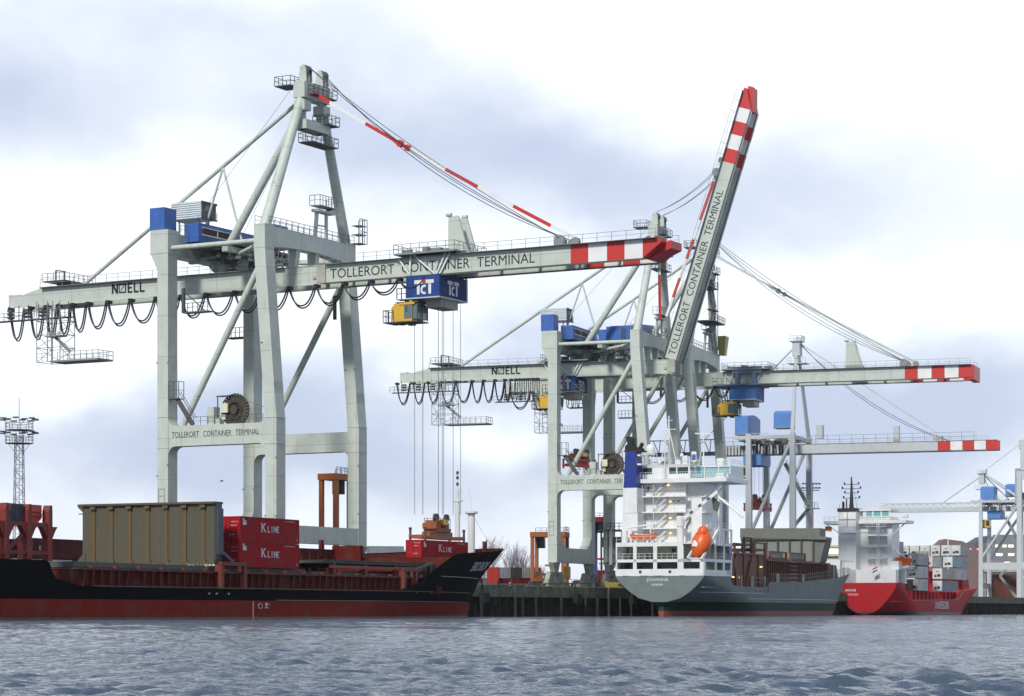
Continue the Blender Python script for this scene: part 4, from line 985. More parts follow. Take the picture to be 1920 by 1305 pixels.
# anchor line and name
ex = Vector((9.6, 2.6, .95)).normalized()
V, F = text_geo('EURO SNOW', 9.3, 1.02, .12, .02)
lv = []
for x, y in V:     # wrap the name onto the flared bow plating
    u = -4.9+11.5*(x/9.3)**1.3; z = 6.2+y*1.25+x*.03
    lv.append((u, -(hf1(0, u, z)+.04), z))
me = bpy.data.meshes.new('ship_name'); me.from_pydata(lv, [], F); me.materials.append(LWHT); o = bpy.data.objects.new('ship_name', me); COL.objects.link(o); o.parent = S
dm = MB(); 
for a in range(12):
    t0 = 2*math.pi*a/12; t1 = 2*math.pi*(a+1)/12; dm.beam((-63.6+.28*math.cos(t0)*1.6, -9.93, 1.45+.28*math.sin(t0)), (-63.6+.28*math.cos(t1)*1.6, -9.93, 1.45+.28*math.sin(t1)), .05)
dm.box(-62.6, -61.6, -9.95, -9.92, 1.6, 1.68); dm.box(-62.6, -61.8, -9.95, -9.92, 1.2, 1.28); dm.box(-62.4, -62.2, -9.95, -9.92, 1.2, 1.85); dm.box(-65.2, -65.12, -9.95, -9.92, .1, 2.0)
for u in (-74.5, -73.0, -70.5): dm.box(u, u+.3, -9.95, -9.92, 2.7, 2.85)
dm.build('load_line_mark', LWHT, S)
def onS(u, v, z): return loc_of(SO[0], SO[1], SA, u, v, z)
cA = container('lower of the two stacked red K LINE containers', onS(-59.0, -7.28, 5.82), R(SA), 13.2, 2.83, 'kline', 'k', 'red K LINE containers')
cB = container('upper of the two stacked red K LINE containers', onS(-59.0, -7.28, 8.68), R(SA), 13.2, 2.83, 'kline', 'k', 'red K LINE containers')
cC = container('red K LINE container under the orange spreader at the bow of the black ship', onS(.1, -.1, 7.9), R(SA), 14.2, 2.62, 'kline', 'k', 'red K LINE containers')
spreader('container_spreader', 'rusty orange spreader on ropes, set on the red container at the ship bow', None, onS(.1, -.1, 10.75), R(SA), 12.5, paint('spreader_orange', (.34, .08, .015), .5, .4, .35, .3))
m = MB(); m.box(-.03, .03, -.03, .03, -9.6, 0)
spreader('container_spreader', 'red spreader hanging between the legs of the crane with the raised boom', None, loc_of(*C2, 1.0, 11.6, 29.3), R(-20.3+68), 7.5, RED)
# ------------------------------------------------------------------ grey ship with white superstructure at the stern
JO = (25.7, 427.2); JA = 66.0
J = thing('cargo_ship', 'grey-hulled container ship with tall white stern superstructure and blue funnel', 'cargo ship', (JO[0], JO[1], 0), R(JA), 'ships moored at the quay')
JG = paint('grey_hull_paint', (.165, .20, .195), .55, .3, .1, .4, spec=.2); JGR = paint('green_hull_band', (.012, .034, .026), .6, .3, .1, .3, spec=.1); JR = paint('boot_red_dull', (.28, .05, .035), .6, .4, .1, .4)
shJ = lambda u: interp(u, [(0, 7.05), (14.4, 6.95), (16.4, 5.35), (36.3, 5.4), (38, 6.35), (56, 6.5), (77, 7.4), (95, 8.5), (117, 9.3)])
stJ = lambda z: interp(z, [(-2, 103), (0, 103.8), (3, 106.5), (6, 110), (9.3, 115.5)])
ssJ = lambda z: 0 if z > 2.1 else .8
def hfJ(f, u, z):
    s0 = interp(z, [(0, .012), (2.0, .02), (2.5, .16), (3.1, .45), (3.8, .60), (4.5, .71), (5.6, .86), (6.4, .95), (7, 1)])
    run = interp(z, [(0, 34), (3, 24), (5, 12), (7, .01)])
    a = s0+(1-s0)*math.sin(clampf(u/run)*math.pi/2) if run > 0 else 1
    t = clampf(z/9); ub = lerp(70, 80, t); ue = stJ(z)
    b = 1 if u < ub else 1-clampf((u-ub)/(ue-ub))**lerp(1.4, 1.75, t)
    return 8.2*min(a, b)+.05
fs = sorted(set([0, .004]+list(np.arange(.01, .12, .012))+list(np.arange(.12, .14, .004))+list(np.arange(.14, .30, .03))+list(np.arange(.30, .335, .006))+list(np.arange(.34, .7, .04))+list(np.arange(.7, 1, .015))+[1]))
hull(J, fs, [-2, 0, .95, 1.7, 2.5, 3.2, 4.2], 5, shJ, ssJ, stJ, hfJ, [JR, JGR, JG], lambda j: 0 if j < 2 else (1 if j < 4 else 2))
m = MB(); m.box(1, 70, -7.9, 7.9, 5.0, 5.2); m.prism([(70, 5.0), (70, 5.2), (71, 5.2), (71, 5.0)], -7, 7); m.hexa([(70, -7.9, 5), (98, -4.6, 5), (98, 4.6, 5), (70, 7.9, 5), (70, -7.9, 5.2), (98, -4.6, 5.2), (98, 4.6, 5.2), (70, 7.9, 5.2)]); m.build('main_deck', JG, J)
for z, u0, u1 in ((4.2, 3, 34), (3.15, 24, 100), (5.6, 88, 110)): sideline(list(np.arange(u0, u1, 3.0)), lambda u: z, hfJ, P=J, mat=paint('white_strake', (.6, .6, .6), .5), r=.05)
jo = lettering('JOHANNA', (-.02, 2.45, 5.95), (0, -1, 0), (0, 0, 1), 4.1, .72, LWHT, J, 'ship_name', bold=.0)
lettering('LONDON', (-.02, 1.5, 5.35), (0, -1, 0), (0, 0, 1), 2.1, .36, LWHT, J, 'home_port', bold=.02)
# aft deckhouse: two-storey white open gallery
d = MB()
vs = [8.2, 8.0, 4.95, 4.3, 1.2, .5, -3.3, -4.3, -7.3, -8.1]
d.box(0, .3, -8.1, 8.2, 7.05, 8.25); d.box(0, .3, -8.1, 8.2, 9.44, 9.95); d.box(0, .3, -4.3, 8.2, 12.2, 12.9)
for a, b in ((8.2, 7.95), (4.95, 4.3), (1.2, .5), (-3.3, -4.4)): d.box(0, .3, b, a, 8.25, 12.2)
d.box(0, .3, -8.1, -7.4, 8.25, 9.9); d.box(0, .3, -5.9, -4.4, 9.44, 9.95)
# side gallery frame
d.box(.3, 15.2, -8.15, -7.9, 7.05, 8.1); d.box(.3, 15.2, -8.15, -7.9, 9.5, 10.0)
d.box(6.0, 15.2, -8.15, -7.9, 12.4, 12.9); d.box(6.0, 15.2, -8.15, -7.9, 15.2, 15.45)
for u in (.3, 6.0, 10.3, 14.4): d.box(u, u+.8, -8.15, -7.9, 8.1, 9.5)
for u in (6.0, 10.6, 14.7): d.box(u, u+.5, -8.15, -7.9, 10.0, 15.2)
d.box(.3, 15.2, 7.95, 8.2, 7.05, 12.9)
d.box(.3, 15.2, -8.1, 8.0, 9.46, 9.56); d.box(.3, 15.2, -8.1, 8.0, 12.6, 12.8)
d.box(14.9, 15.2, -8.15, 8.2, 7.05, 12.8)
d.build('stern_gallery', SHIPW, J)
d = MB(); d.box(4.5, 14.8, -5.8, 7.5, 7.2, 12.6); jw = d.build('inner_house', paint('cream_house', (.50, .49, .38), .5, .3, .2, .3), J)
d = MB()
for v, z, a, b in ((6.6, 10.0, .8, 1.9), (3.0, 10.0, .9, 1.1), (-1, 10.0, .8, 1.9), (-2.4, 8.0, .8, 1.5), (2, 8.1, 1.3, .9), (5.4, 8.1, .6, .6)): d.box(4.4, 4.5, v-a/2, v+a/2, z, z+b)
d.box(1.5, 2.3, 7.0, 7.8, 7.4, 8.9); d.box(1.5, 2.4, 3.0, 4.0, 10, 10.9); d.box(.9, 1.6, -2.9, -2.2, 10, 11.2); d.box(1.5, 3, -6.9, -6, 7.5, 8.6)
d.build('house_fittings', DARK, jw)
d = MB(); railing(d, [(.1, 8.0, 9.95), (.1, -3.4, 9.95)], 1.0, 1.0, .03); railing(d, [(.1, 8.1, 12.9), (.1, -3.4, 12.9)], 1.1, 1.3, .035); railing(d, [(4, -7.95, 15.4), (15, -7.95, 15.4)], 1.1, 1.3, .035); railing(d, [(6, -8, 10), (15, -8, 10)], 1.1, 1.3, .035); railing(d, [(6, -8, 12.9), (15, -8, 12.9)], 1.1, 1.3, .035)
d.build('gallery_railing', SHIPW, J)
d = MB()
for v in (3.6, -1.9):
    d.lathe([(.3, -.02), (.3, 0)], (0, v, 7.75), 12, 'x')
for v, w_ in ((6.3, 1.2), (2.9, 1.4), (.3, 1.6), (-4.2, 1.0)): d.box(-.03, 0, v-w_/2, v+w_/2, 6.98, 7.1)
for u in (12.6, 13.8): d.box(u, u+.35, -8.18, -8.15, 7.3, 8.0)
d.build('fairlead', DARK, J)
# accommodation tower
t_ = MB(); t_.box(8, 18.5, -1.9, 6.9, 12.8, 24.0); t_.box(9, 20, -4.6, -1.9, 12.8, 23.6); tow = t_.build('accommodation_tower', SHIPW, J)
t_ = MB()
for z in (15.45, 18.3, 21.1): t_.box(6.4, 8, -2.6, 6.3, z, z+.22); t_.box(8, 14, -5.6, -4.6, z-.05, z+.1)
t_.build('tower_deck', SHIPW, tow)
t_ = MB()
for z in (12.9, 15.65, 18.5, 21.3): railing(t_, [(6.5, 6.2, z), (6.5, -2.5, z), (8, -2.5, z)], 1.15, 2.2, .035); 
for k, z in enumerate((12.9, 15.65, 18.5, 21.3)):
    t_.beam((6.9, 3.9, z), (6.9, .9, z+2.7), .35, .1, (1, 0, 0)); t_.beam((6.8, 3.9, z+1.0), (6.8, .9, z+3.7), .05)
for v in (5.7, 3.6): t_.beam((6.5, v, 12.9), (6.5, v, 24), .12)
t_.build('outside_stair', paint('stair_grey', (.55, .56, .55), .5, .3), tow)
t_ = MB()
for z in (14.6, 17.3, 20.2, 23.1): t_.lathe([(.05, .0), (.2, .06), (.2, .2), (.05, .25)], (7.7, .9 if z < 22 else 1.3, z), 10)
t_.lathe([(.05, .0), (.2, .06), (.2, .2), (.05, .25)], (7.7, -1.6, 17.3), 10)
t_.build('deck_lamp', LAMP, tow)
t_ = MB(); t_.box(7.95, 8.0, 4.9, 5.3, 22.3, 23.0); t_.box(7.95, 8, -.8, -.4, 20.3, 20.5); t_.box(7.95, 8, 4.6, 5.1, 13.0, 14.8); t_.box(7.95, 8, -1.5, -.8, 13.0, 14.9); t_.box(7.95, 8, .2, .5, 20.3, 20.5); t_.build('tower_door', DARK, tow)
# bridge
b_ = MB(); b_.box(6.0, 18, -10.2, 8.8, 23.6, 24.3); b_.box(7.4, 16, -2.9, 6.3, 24.3, 25.2)
b_.hexa([(7.4, -2.9, 26.35), (16, -2.9, 26.35), (16, 6.3, 26.35), (7.4, 6.3, 26.35), (7.2, -3.1, 26.9), (16.2, -3.1, 26.9), (16.2, 6.5, 26.9), (7.2, 6.5, 26.9)])
for v0, v1 in ((6.05, 6.3), (1.4, 4.2), (-.55, -.35), (-2.9, -2.6), (1.0, 1.4)): b_.box(7.4, 7.7, v0, v1, 25.2, 26.35)
b_.box(7.4, 16, -10.0, -9.8, 24.3, 25.0); b_.box(9, 16, -9.9, -2.9, 26.35, 26.55); b_.box(9, 16, 6.3, 10.3, 26.35, 26.55); b_.box(8.8, 16, 6.3, 10.3, 23.7, 24.9)
for v in (-9.9, -7.8, -5.2, -2.9): b_.box(9, 9.15, v, v+.14, 24.3, 26.35)
b_.box(6.2, 7.2, -9.7, -8.2, 24.3, 25.1)
bridge = b_.build('bridge', SHIPW, J)
g_ = MB(); g_.box(7.6, 7.7, 4.2, 6.05, 25.2, 26.35); g_.box(7.6, 7.7, -.35, 1.0, 25.2, 26.35); g_.box(7.6, 7.7, -2.6, -.55, 25.2, 26.35); g_.box(9.2, 9.25, 6.3, 10.2, 24.9, 26.35); g_.build('bridge_window', GLASSD, bridge)
g_ = MB(); g_.box(9.2, 9.25, -9.8, -2.9, 24.6, 26.35); g_.box(9.2, 16, -9.95, -9.85, 25.0, 26.35); g_.build('wing_window', glass('pale_glass', (.25, .42, .45)), bridge)
g_ = MB(); g_.box(7.6, 7.7, 1.4, 4.2, 25.2, 26.35); g_.build('bridge_panel', SHIPW, bridge)
g_ = MB(); railing(g_, [(6.0, 6.4, 24.3), (6.0, -10.1, 24.3)], 1.15, .5, .03); railing(g_, [(7.3, 6.4, 26.9), (7.3, -3.0, 26.9)], 1.1, 1.2, .035); railing(g_, [(9, -3, 26.6), (9, -10, 26.6), (16, -10, 26.6)], 1.0, .9, .035); g_.build('bridge_railing', SHIPW, bridge)
g_ = MB(); g_.tube((8.5, -8.6, 23.7), (9, -4.6, 20.8), .22, n=8); g_.tube((12, -8.6, 23.7), (12, -4.6, 20.8), .18, n=8); g_.build('wing_strut', SHIPW, bridge)
# masts and domes
k_ = MB(); k_.tube((7.0, 1.65, 24.3), (7.0, 1.65, 32.8), .14, .1, 8); k_.tube((9, 3.3, 26.9), (9, 1.7, 33.4), .09, n=6); k_.tube((9, .1, 26.9), (9, 1.6, 33.4), .09, n=6); k_.tube((9, 1.6, 26.9), (9, 1.6, 35.6), .28, .12, 10)
for k in range(17): k_.beam((6.8, 1.3, 24.5+k*.5), (6.8, 2.0, 24.5+k*.5), .05)
k_.beam((6.8, 1.3, 24.4), (6.8, 1.3, 33), .05); k_.beam((6.8, 2.0, 24.4), (6.8, 2.0, 33), .05)
k_.beam((9, 2.9, 33.2), (9, .3, 33.2), .12); k_.beam((9, 2.3, 34.8), (9, .9, 34.8), .1)
k_.build('radar_mast', SHIPW, J)
k_ = MB(); k_.tube((11, -4.2, 26.6), (11, -4.2, 32.2), .14, .1, 8); k_.beam((11, -2.6, 32.5), (11, -5.9, 32.3), .28, .22); k_.box(10.8, 11.2, -4.5, -4, 31.9, 32.4); k_.beam((11, -3.2, 26.6), (11, -4.1, 31), .08); k_.box(10.7, 11.3, -5.2, -3.7, 31.0, 31.1); k_.build('radar_scanner', SHIPW, J)
k_ = MB(); k_.lathe([(.05, 1.75), (.5, 1.6), (.78, 1.2), (.85, .6), (.75, .05), (.5, 0)], (9, 5.1, 28.95), 18); k_.lathe([(.3, 0), (.3, 2.2)], (9, 5.1, 26.9), 8)
for v in (4.2, 6.0): k_.beam((8.3, v, 26.9), (8.3, v, 29.0), .1); k_.beam((9.8, v, 26.9), (9.8, v, 29.0), .1)
k_.box(8.3, 9.8, 4.2, 6.0, 28.8, 28.95); k_.build('satellite_dome', SHIPW, J, smooth=True)
k_ = MB(); k_.box(6.9, 7.0, -4.3, -3.4, 27.2, 29.0); sg = k_.build('funnel_sign', SHIPW, J)
k_ = MB(); k_.box(6.86, 6.9, -4.2, -3.5, 27.5, 28.5); k_.build('blue_field', BLUE, sg)
k_ = MB(); k_.box(7.3, 7.9, -1.2, -.2, 26.9, 27.7); k_.box(9.5, 11, -8.4, -7.2, 26.6, 27.9); k_.box(8, 9, -2.2, -1.4, 26.9, 28.4); k_.lathe([(.05, .7), (.3, .5), (.35, .2), (.2, 0)], (8.5, -1.0, 28.2), 10); k_.lathe([(.05, .6), (.3, .4), (.35, .2), (.2, 0)], (8.5, 3.2, 27.0), 10); k_.build('antenna_box', SHIPW, J)
# funnel
f_ = MB(); f_.box(4.0, 7.4, 5.65, 8.5, 12.9, 18.2); f_.box(4.0, 7.4, 5.75, 8.4, 18.25, 22.7); fn = f_.build('funnel', SHIPW, J)
f_ = MB(); f_.hexa([(4.0, 5.8, 22.7), (7.4, 5.8, 22.7), (7.4, 8.3, 22.7), (4.0, 8.3, 22.7), (4.3, 6.2, 29.2), (7.4, 6.2, 29.2), (7.4, 8.1, 29.2), (4.3, 8.1, 29.2)]); f_.build('funnel_top', paint('funnel_blue', (.012, .035, .24), .4, .15), fn)
f_ = MB(); f_.prismx([(8.3, 29.2), (5.2, 29.2), (5.4, 29.8), (6.8, 30.0), (7.1, 31.6), (7.6, 31.9), (8.2, 31.7), (7.8, 30.6), (8.3, 30.1)][::-1], 4.6, 6.6); f_.box(4.3, 7, 5.0, 8.4, 29.1, 29.35); f_.tube((5.5, 6, 29.3), (5.3, 5.2, 30.6), .35, n=8); f_.build('exhaust_pipe', paint('soot', (.02, .018, .018), .8), fn)
f_ = MB(); f_.box(4.4, 7.2, 5.3, 5.85, 28.3, 28.6); f_.box(4.4, 7.2, 5.2, 5.9, 26.7, 27.0); f_.build('funnel_step', SHIPW, fn)
# provision crane
c_ = MB(); c_.lathe([(.62, 9.95), (.62, 15.6), (.75, 15.7), (.75, 17.3), (.5, 17.5)], (2.2, -3.05, 0), 16); pc = c_.build('deck_crane', SHIPW, J)
c_ = MB(); c_.beam((2.2, -3.6, 17.0), (3.5, -9.4, 21.7), .5, .55); c_.beam((2.2, -4, 16), (2.4, -5.6, 18.2), .14); c_.beam((3.5, -9.3, 21.7), (3.5, -10.2, 22.6), .06); c_.build('crane_jib', SHIPW, pc)
c_ = MB(); c_.box(1.8, 2.6, -3.4, -2.6, 17.5, 18.1)
for t in (.2, .45, .7): p = Vector((2.0, -3.6, 17.0)).lerp(Vector((3.3, -9.4, 21.7)), t); c_.beam(p, p+Vector((0, -.5, .38)), .2, .35)
c_.beam((2.0, -4.2, 15.2), (2.0, -5.0, 17.2), .22); c_.prismx([(-8.2, 21.0), (-9.6, 19.8), (-9.2, 18.2), (-8.4, 18.6)], 4, 4.3); c_.build('jib_fittings', DARK, pc)
# right-side davit frame
c_ = MB(); c_.tube((8, -8.0, 21.0), (8, -12.6, 17.4), .2, n=8); c_.beam((8, -8.1, 12.9), (8, -8.1, 21.4), .22); c_.path([(8, -8.4, 20.8), (8, -10.8, 19.6), (8, -12.2, 17.2)], .05, 5); c_.build('davit', SHIPW, J)
# port stores davit
c_ = MB(); c_.tube((3, 7.0, 15.6), (3, 1.2, 16.3), .14, n=8); c_.tube((3, 6.5, 12.9), (3, 6.5, 15.8), .2, n=8); c_.beam((3, 7.4, 14.6), (3, 8.6, 15.6), .12); c_.beam((3, 2.8, 12.9), (3, 2.8, 16), .2); c_.lathe([(.55, 12.9), (.55, 15.0), (.4, 15.2)], (2, 7.3, 0), 12); c_.build('stores_davit', SHIPW, J)
# free-fall lifeboat on its ramp (things of their own)
def onJ(u, v, z): return loc_of(JO[0], JO[1], JA, u, v, z)
rp_ = thing('lifeboat_ramp', 'white sloping launching ramp under the orange free-fall lifeboat', 'lifeboat ramp', onJ(0, -6.6, 9.9), R(JA))
m = MB()
for (a, b) in (((-.3, 1.3, .1), (4.6, -.7, 6.0)), ((-.3, -1.2, -.1), (4.6, -2.6, 5.2))): m.beam(a, b, .3, .45)
m.beam((4.5, -2.7, 5.0), (5.4, -1.3, 0), .2); m.beam((2.2, -1.9, 2.4), (3.2, -1.4, 0), .15); m.beam((0, 1.2, .2), (0, -1.2, .1), .2); m.build('ramp_rail', SHIPW, rp_)
LB = thing('lifeboat', 'orange enclosed lifeboat tilted nose down at the stern of the grey ship', 'lifeboat', onJ(1.2, -7.2, 12.6), R(JA))
m = MB(); prof = []
ax = Vector((-.42, .22, -1.0)).normalized(); sdv = ax.cross(Vector((1, 0, .1))).normalized(); upv = sdv.cross(ax).normalized()
rings = [(-2.4, .35, .4), (-2.2, 1.0, .95), (-1.5, 1.5, 1.35), (-.4, 1.72, 1.5), (.8, 1.6, 1.35), (1.7, 1.15, 1.0), (2.3, .65, .6), (2.75, .12, .15)]
n = 16; P_ = []
for x, a, b in rings:
    for i in range(n): t = 2*math.pi*i/n; P_.append(ax*x+sdv*(a*math.cos(t))+upv*(b*math.sin(t)))
F_ = [(k*n+i, k*n+(i+1) % n, (k+1)*n+(i+1) % n, (k+1)*n+i) for k in range(len(rings)-1) for i in range(n)]+[tuple(range(n)), tuple(range(7*n, 8*n))]
m.add(P_, F_); m.build('boat_hull', LBOAT, LB, smooth=True)
m = MB(); cpt = -ax*1.55-Vector((.35, 0, -.55)); m.lathe([(.1, 1.15), (.6, 1.0), (.95, .5), (1.0, -.3), (.9, -.6)], tuple(cpt), 14); m.build('coxswain_turret', LBOAT, LB, smooth=True)
m = MB(); m.beam(ax*-.2+Vector((-1.35, .5, .3)), ax*.9+Vector((-1.35, .45, .3)), .9, .05, (1, 0, 0)); m.build('white_patch', LWHT, LB)
m = MB()
for s_ in (-.5, .7): m.lathe([(.14, -.05), (.14, .05)], tuple(ax*-1.6+Vector((-1.35, s_, .3))), 8, 'x')
m.build('boat_window', DARK, LB)
RB = thing('rescue_boat', 'small orange rescue boat stowed on the port side of the stern gallery roof', 'rescue boat', onJ(1.6, 3.6, 13.7), R(JA))
m = MB(); m.prismx([(2.3, .75), (2.2, .2), (1.5, -.35), (-1.6, -.35), (-2.2, .2), (-2.4, .8), (-1.5, .62), (1.3, .62)][::-1], -.8, .8); m.build('boat_hull', paint('rescue_orange', (.62, .11, .02), .4, .2, .1), RB)
m = MB(); m.box(-.7, .7, -1.4, 1.4, .62, .7); m.beam((0, 1.2, -.9), (0, 1.2, -.3), .2); m.beam((0, -1.2, -.9), (0, -1.2, -.3), .2); m.build('boat_cradle', SHIPW, RB)
# blue sign on the gallery
m = MB(); m.box(13.2, 14.9, -8.22, -8.16, 11.0, 12.4); m.build('blue_sign', BLUE, J)
# brown cargo gear amidships
BR = paint('brown_steel', (.19, .058, .03), .65, .5, .5, .5); BRD = paint('dark_brown_steel', (.055, .025, .02), .7, .5, .4, .4)
m = MB(); m.box(19, 38, -7.0, 7, 5.2, 11.3); m.build('hatch_coaming', BR, J)
m = MB(); m.box(38.2, 78, -6.9, 6.9, 5.2, 10.4); m.hexa([(78, -6.9, 7), (90, -5.2, 7), (90, 5.2, 7), (78, 6.9, 7), (78, -6.9, 10.4), (90, -5.2, 10.4), (90, 5.2, 10.4), (78, 6.9, 10.4)])
m.build('hatch_coaming', BRD, J)
m = MB()
for u in np.arange(39, 78, 1.3): m.box(u, u+.22, -7.3, -6.9, 5.2, 10.3)
for u in (20, 24.5, 29, 33, 37): m.box(u, u+.35, -7.2, -7.0, 5.2, 11.3)
m.box(38, 78, -7.5, -6.9, 10.3, 10.6); m.box(19, 38, -7.3, -7.0, 11.2, 11.5); m.prism([(25.5, 5.6), (31, 5.6), (28, 10.2)], -7.4, -7.0)
for u0, u1, z in ((19.5, 24, 12), (25, 29, 13.2), (30, 37, 12.4), (40, 50, 11.0), (53, 62, 11.0)):
    m.box(u0, u0+.4, -7.2, -6.8, 11.4 if u0 < 38 else 10.5, z+1.2); m.box(u1, u1+.4, -7.2, -6.8, 11.4 if u0 < 38 else 10.5, z+1.2); m.box(u0, u1, -7.15, -6.85, z+1.0, z+1.25); m.box(u0, u1+.4, -7.0, 6.5, z-.3, z+.1)
m.build('lashing_frame', BR, J)
m = MB(); m.box(40.5, 49.5, -6.6, -6.5, 11.1, 12.0); m.box(53.5, 61.5, -6.6, -6.5, 11.1, 12.0); m.box(20, 23.5, -6.8, -6.7, 11.5, 12.0); m.build('pale_panel', paint('pale_panel', (.28, .30, .29), .6, .4, .3, .3), J)
m = MB()
for u in (21.5, 33.5): m.lathe([(.1, 0), (.35, .1), (.1, .25)], (u, -7.5, 6.9 if u < 30 else 9.0), 8)
for u in (17.5,): m.lathe([(.1, 0), (.35, .1), (.1, .25)], (u, -7.5, 6.9), 8)
m.build('deck_lamp', LAMP, J)
m = MB()
for u in (20.5, 27.0, 34.0): m.box(u, u+.7, -8.0, -7.7, 5.3, 7.4)
railing(m, [(27, -8.0, 5.4), (36, -8, 5.4)], 1.6, 4, .05)
railing(m, [(38.5, -8.0, 6.4), (56, -8.0, 6.5), (77, -8.0, 7.4), (95, -5.9, 8.5)], 1.5, 1.3, .035)
for u in (41.5, 57.5, 78): m.box(u, u+1.2, -8.1, -7.9, 6.2, 8.0+(2.2 if u > 70 else 0))
for k in range(7): m.box(51.2, 55.5, -7.6, -7.5, 5.8+k*.75, 5.9+k*.75)
m.build('side_railing', RAILM, J)
m = MB(); m.box(28.5, 31.5, -8.3, -8.24, 4.5, 4.65); m.box(32.4, 36, -8.3, -8.24, 4.5, 4.65); m.box(35.3, 35.6, -8.3, -8.24, 4.6, 5.9); m.build('fairlead', DARK, J)
# upright folded hatch cover
hp = MB(); hp.prismx([(8.6, 15.6), (8.6, 17.6), (-8.0, 17.4), (-8.0, 15.8), (-9.3, 15.6), (-9.3, 15.1)][::-1], 69, 73); hp.box(69.6, 72.6, -7.6, 8.6, 10.5, 15.6); hp.prismx([(-7.6, 15.2), (-9.0, 15.1), (-7.9, 10.8), (-7.6, 10.5)], 69.7, 74)
hpo = hp.build('upright_hatch_cover', paint('olive_grey_cover', (.16, .165, .145), .6, .3, .3, .4), J)
hp = MB()
for k in range(6): v = 7.9-k*2.45; hp.box(69.5, 69.6, v-2.0, v, 10.9, 15.0)
hp.build('cover_panel', paint('cover_panel_grey', (.21, .23, .21), .6, .3, .15, .3), hpo)
hp = MB()
for k in range(7): v = 8.2-k*2.45; hp.box(69.2, 69.62, v-.25, v+.1, 10.6, 15.2)
hp.box(69.1, 69.6, -7.6, 8.6, 15.15, 15.45); hp.build('cover_rib', paint('cover_rib_dark', (.06, .065, .055), .7, .3, .4), hpo)
m = MB(); m.box(98, 104, -4.0, 4.0, 8.2, 9.6); m.box(90, 91, -6, 6, 7.6, 11.5); m.box(92, 103, -5.0, -4.8, 11.3, 11.5); m.beam((95, -4.9, 8), (95, -4.9, 11.3), .2); m.beam((100, -4.4, 8), (100, -4.4, 11.3), .2)
m.box(104, 110, -2.4, 2.4, 9.0, 10.2); m.build('bow_structure', SHIPW, J)
# ------------------------------------------------------------------ red ship
RO = (81.6, 568.0); RA = 65.4
RS = thing('cargo_ship', 'bright red container ship with white tower stacked with white refrigerated boxes', 'cargo ship', (RO[0], RO[1], 0), R(RA), 'ships moored at the quay')
RH = paint('bright_red_hull', (.52, .016, .024), .6, .3, .1, .3, spec=.12); RHD = paint('dark_boot', (.03, .035, .045), .5, .3)
shR = lambda u: interp(u, [(0, 7.5), (6.6, 7.4), (7.3, 6.1), (11.9, 3.5), (57, 3.8), (59.5, 6.1), (80, 7.0), (96, 7.4)])
stR = lambda z: interp(z, [(-2, 80), (0, 81.5), (3, 84), (7.4, 95)])
def hfR(f, u, z):
    s0 = interp(z, [(0, .02), (.35, .2), (1.3, .42), (2.6, .58), (3.6, .7), (5.2, .86), (7.4, 1)])
    run = interp(z, [(0, 20), (3, 14), (5, 8), (7, .01)])
    a = s0+(1-s0)*math.sin(clampf(u/run)*math.pi/2)
    t = clampf(z/7.4); ub = lerp(55, 72, t); ue = stR(z)
    b = 1 if u < ub else 1-clampf((u-ub)/(ue-ub))**lerp(1.5, 2.2, t)
    return 7.8*min(a, b)+.05
fs = sorted(set([0, .004]+list(np.arange(.01, .14, .01))+list(np.arange(.15, .58, .04))+list(np.arange(.58, .64, .006))+list(np.arange(.65, 1, .02))+[1]))
hull(RS, fs, [-2, 0, .7, 1.5, 2.4], 6, shR, lambda z: 0, stR, hfR, [RHD, RH], lambda j: 0 if j < 2 else 1)
m = MB(); m.box(1, 56, -7.4, 7.4, 3.1, 3.3); m.hexa([(56, -7.4, 3.1), (76, -2.5, 3.1), (76, 2.5, 3.1), (56, 7.4, 3.1), (56, -7.4, 3.3), (76, -2.5, 3.3), (76, 2.5, 3.3), (56, 7.4, 3.3)]); m.build('main_deck', RH, RS)
sideline(list(np.arange(10, 82, 3.0)), lambda u: shR(u) if u < 59 else shR(u)-.2, hfR, P=RS, mat=paint('pink_strake', (.45, .2, .2), .5), r=.06)
lettering('MIRIAM', (-.02, 4.6, 5.5), (0, -1, 0), (0, 0, 1), 2.5, .55, LWHT, RS, 'ship_name', bold=.02)
lettering('GRONINGEN', (-.02, 4.9, 4.55), (0, -1, 0), (0, 0, 1), 3.4, .5, LWHT, RS, 'home_port')
V, F = text_geo('UNIFEEDER', 13.5, 1.55, 0, .02)
lv = [(33.0+x, -(hfR(0, 33.0+x, 1.6+y)+.05), 1.5+y*1.15) for x, y in V]
me = bpy.data.meshes.new('lettering'); me.from_pydata(lv, [], F); me.materials.append(LWHT); o = bpy.data.objects.new('lettering', me); COL.objects.link(o); o.parent = RS
m = MB(); m.box(13, 57.5, -6.8, 6.8, 3.3, 5.6); 
for u in np.arange(14, 57, 3.5): m.box(u, u+.5, -7.2, -6.8, 3.3, 5.7)
m.build('hatch_coaming', RH, RS)
m = MB(); m.prismx([(-6.2, 6.5), (6.2, 6.5), (6.2, 9.2), (4.5, 11.2), (-4.5, 11.2), (-6.2, 9.6)], 66.5, 68.5); m.prism([(66.5, 10.4), (71, 10.2), (73.5, 8.8), (74.5, 6.8), (66.5, 6.4)], -6.0, -5.6); m.prism([(66.5, 10.4), (71, 10.2), (73.5, 8.8), (74.5, 6.8), (66.5, 6.4)], 5.6, 6.0); m.build('breakwater', RH, RS)
m = MB(); m.box(6.5, 12.5, -4.8, 5.0, 7.4, 22.0); m.box(3.0, 8.5, 2.9, 7.2, 7.4, 24.2); m.box(3, 11, -6.6, 6.5, 7.4, 10.6); m.box(5.5, 12.5, -6.6, -4.8, 7.4, 12.6)
th_ = m.build('accommodation_tower', SHIPW, RS)
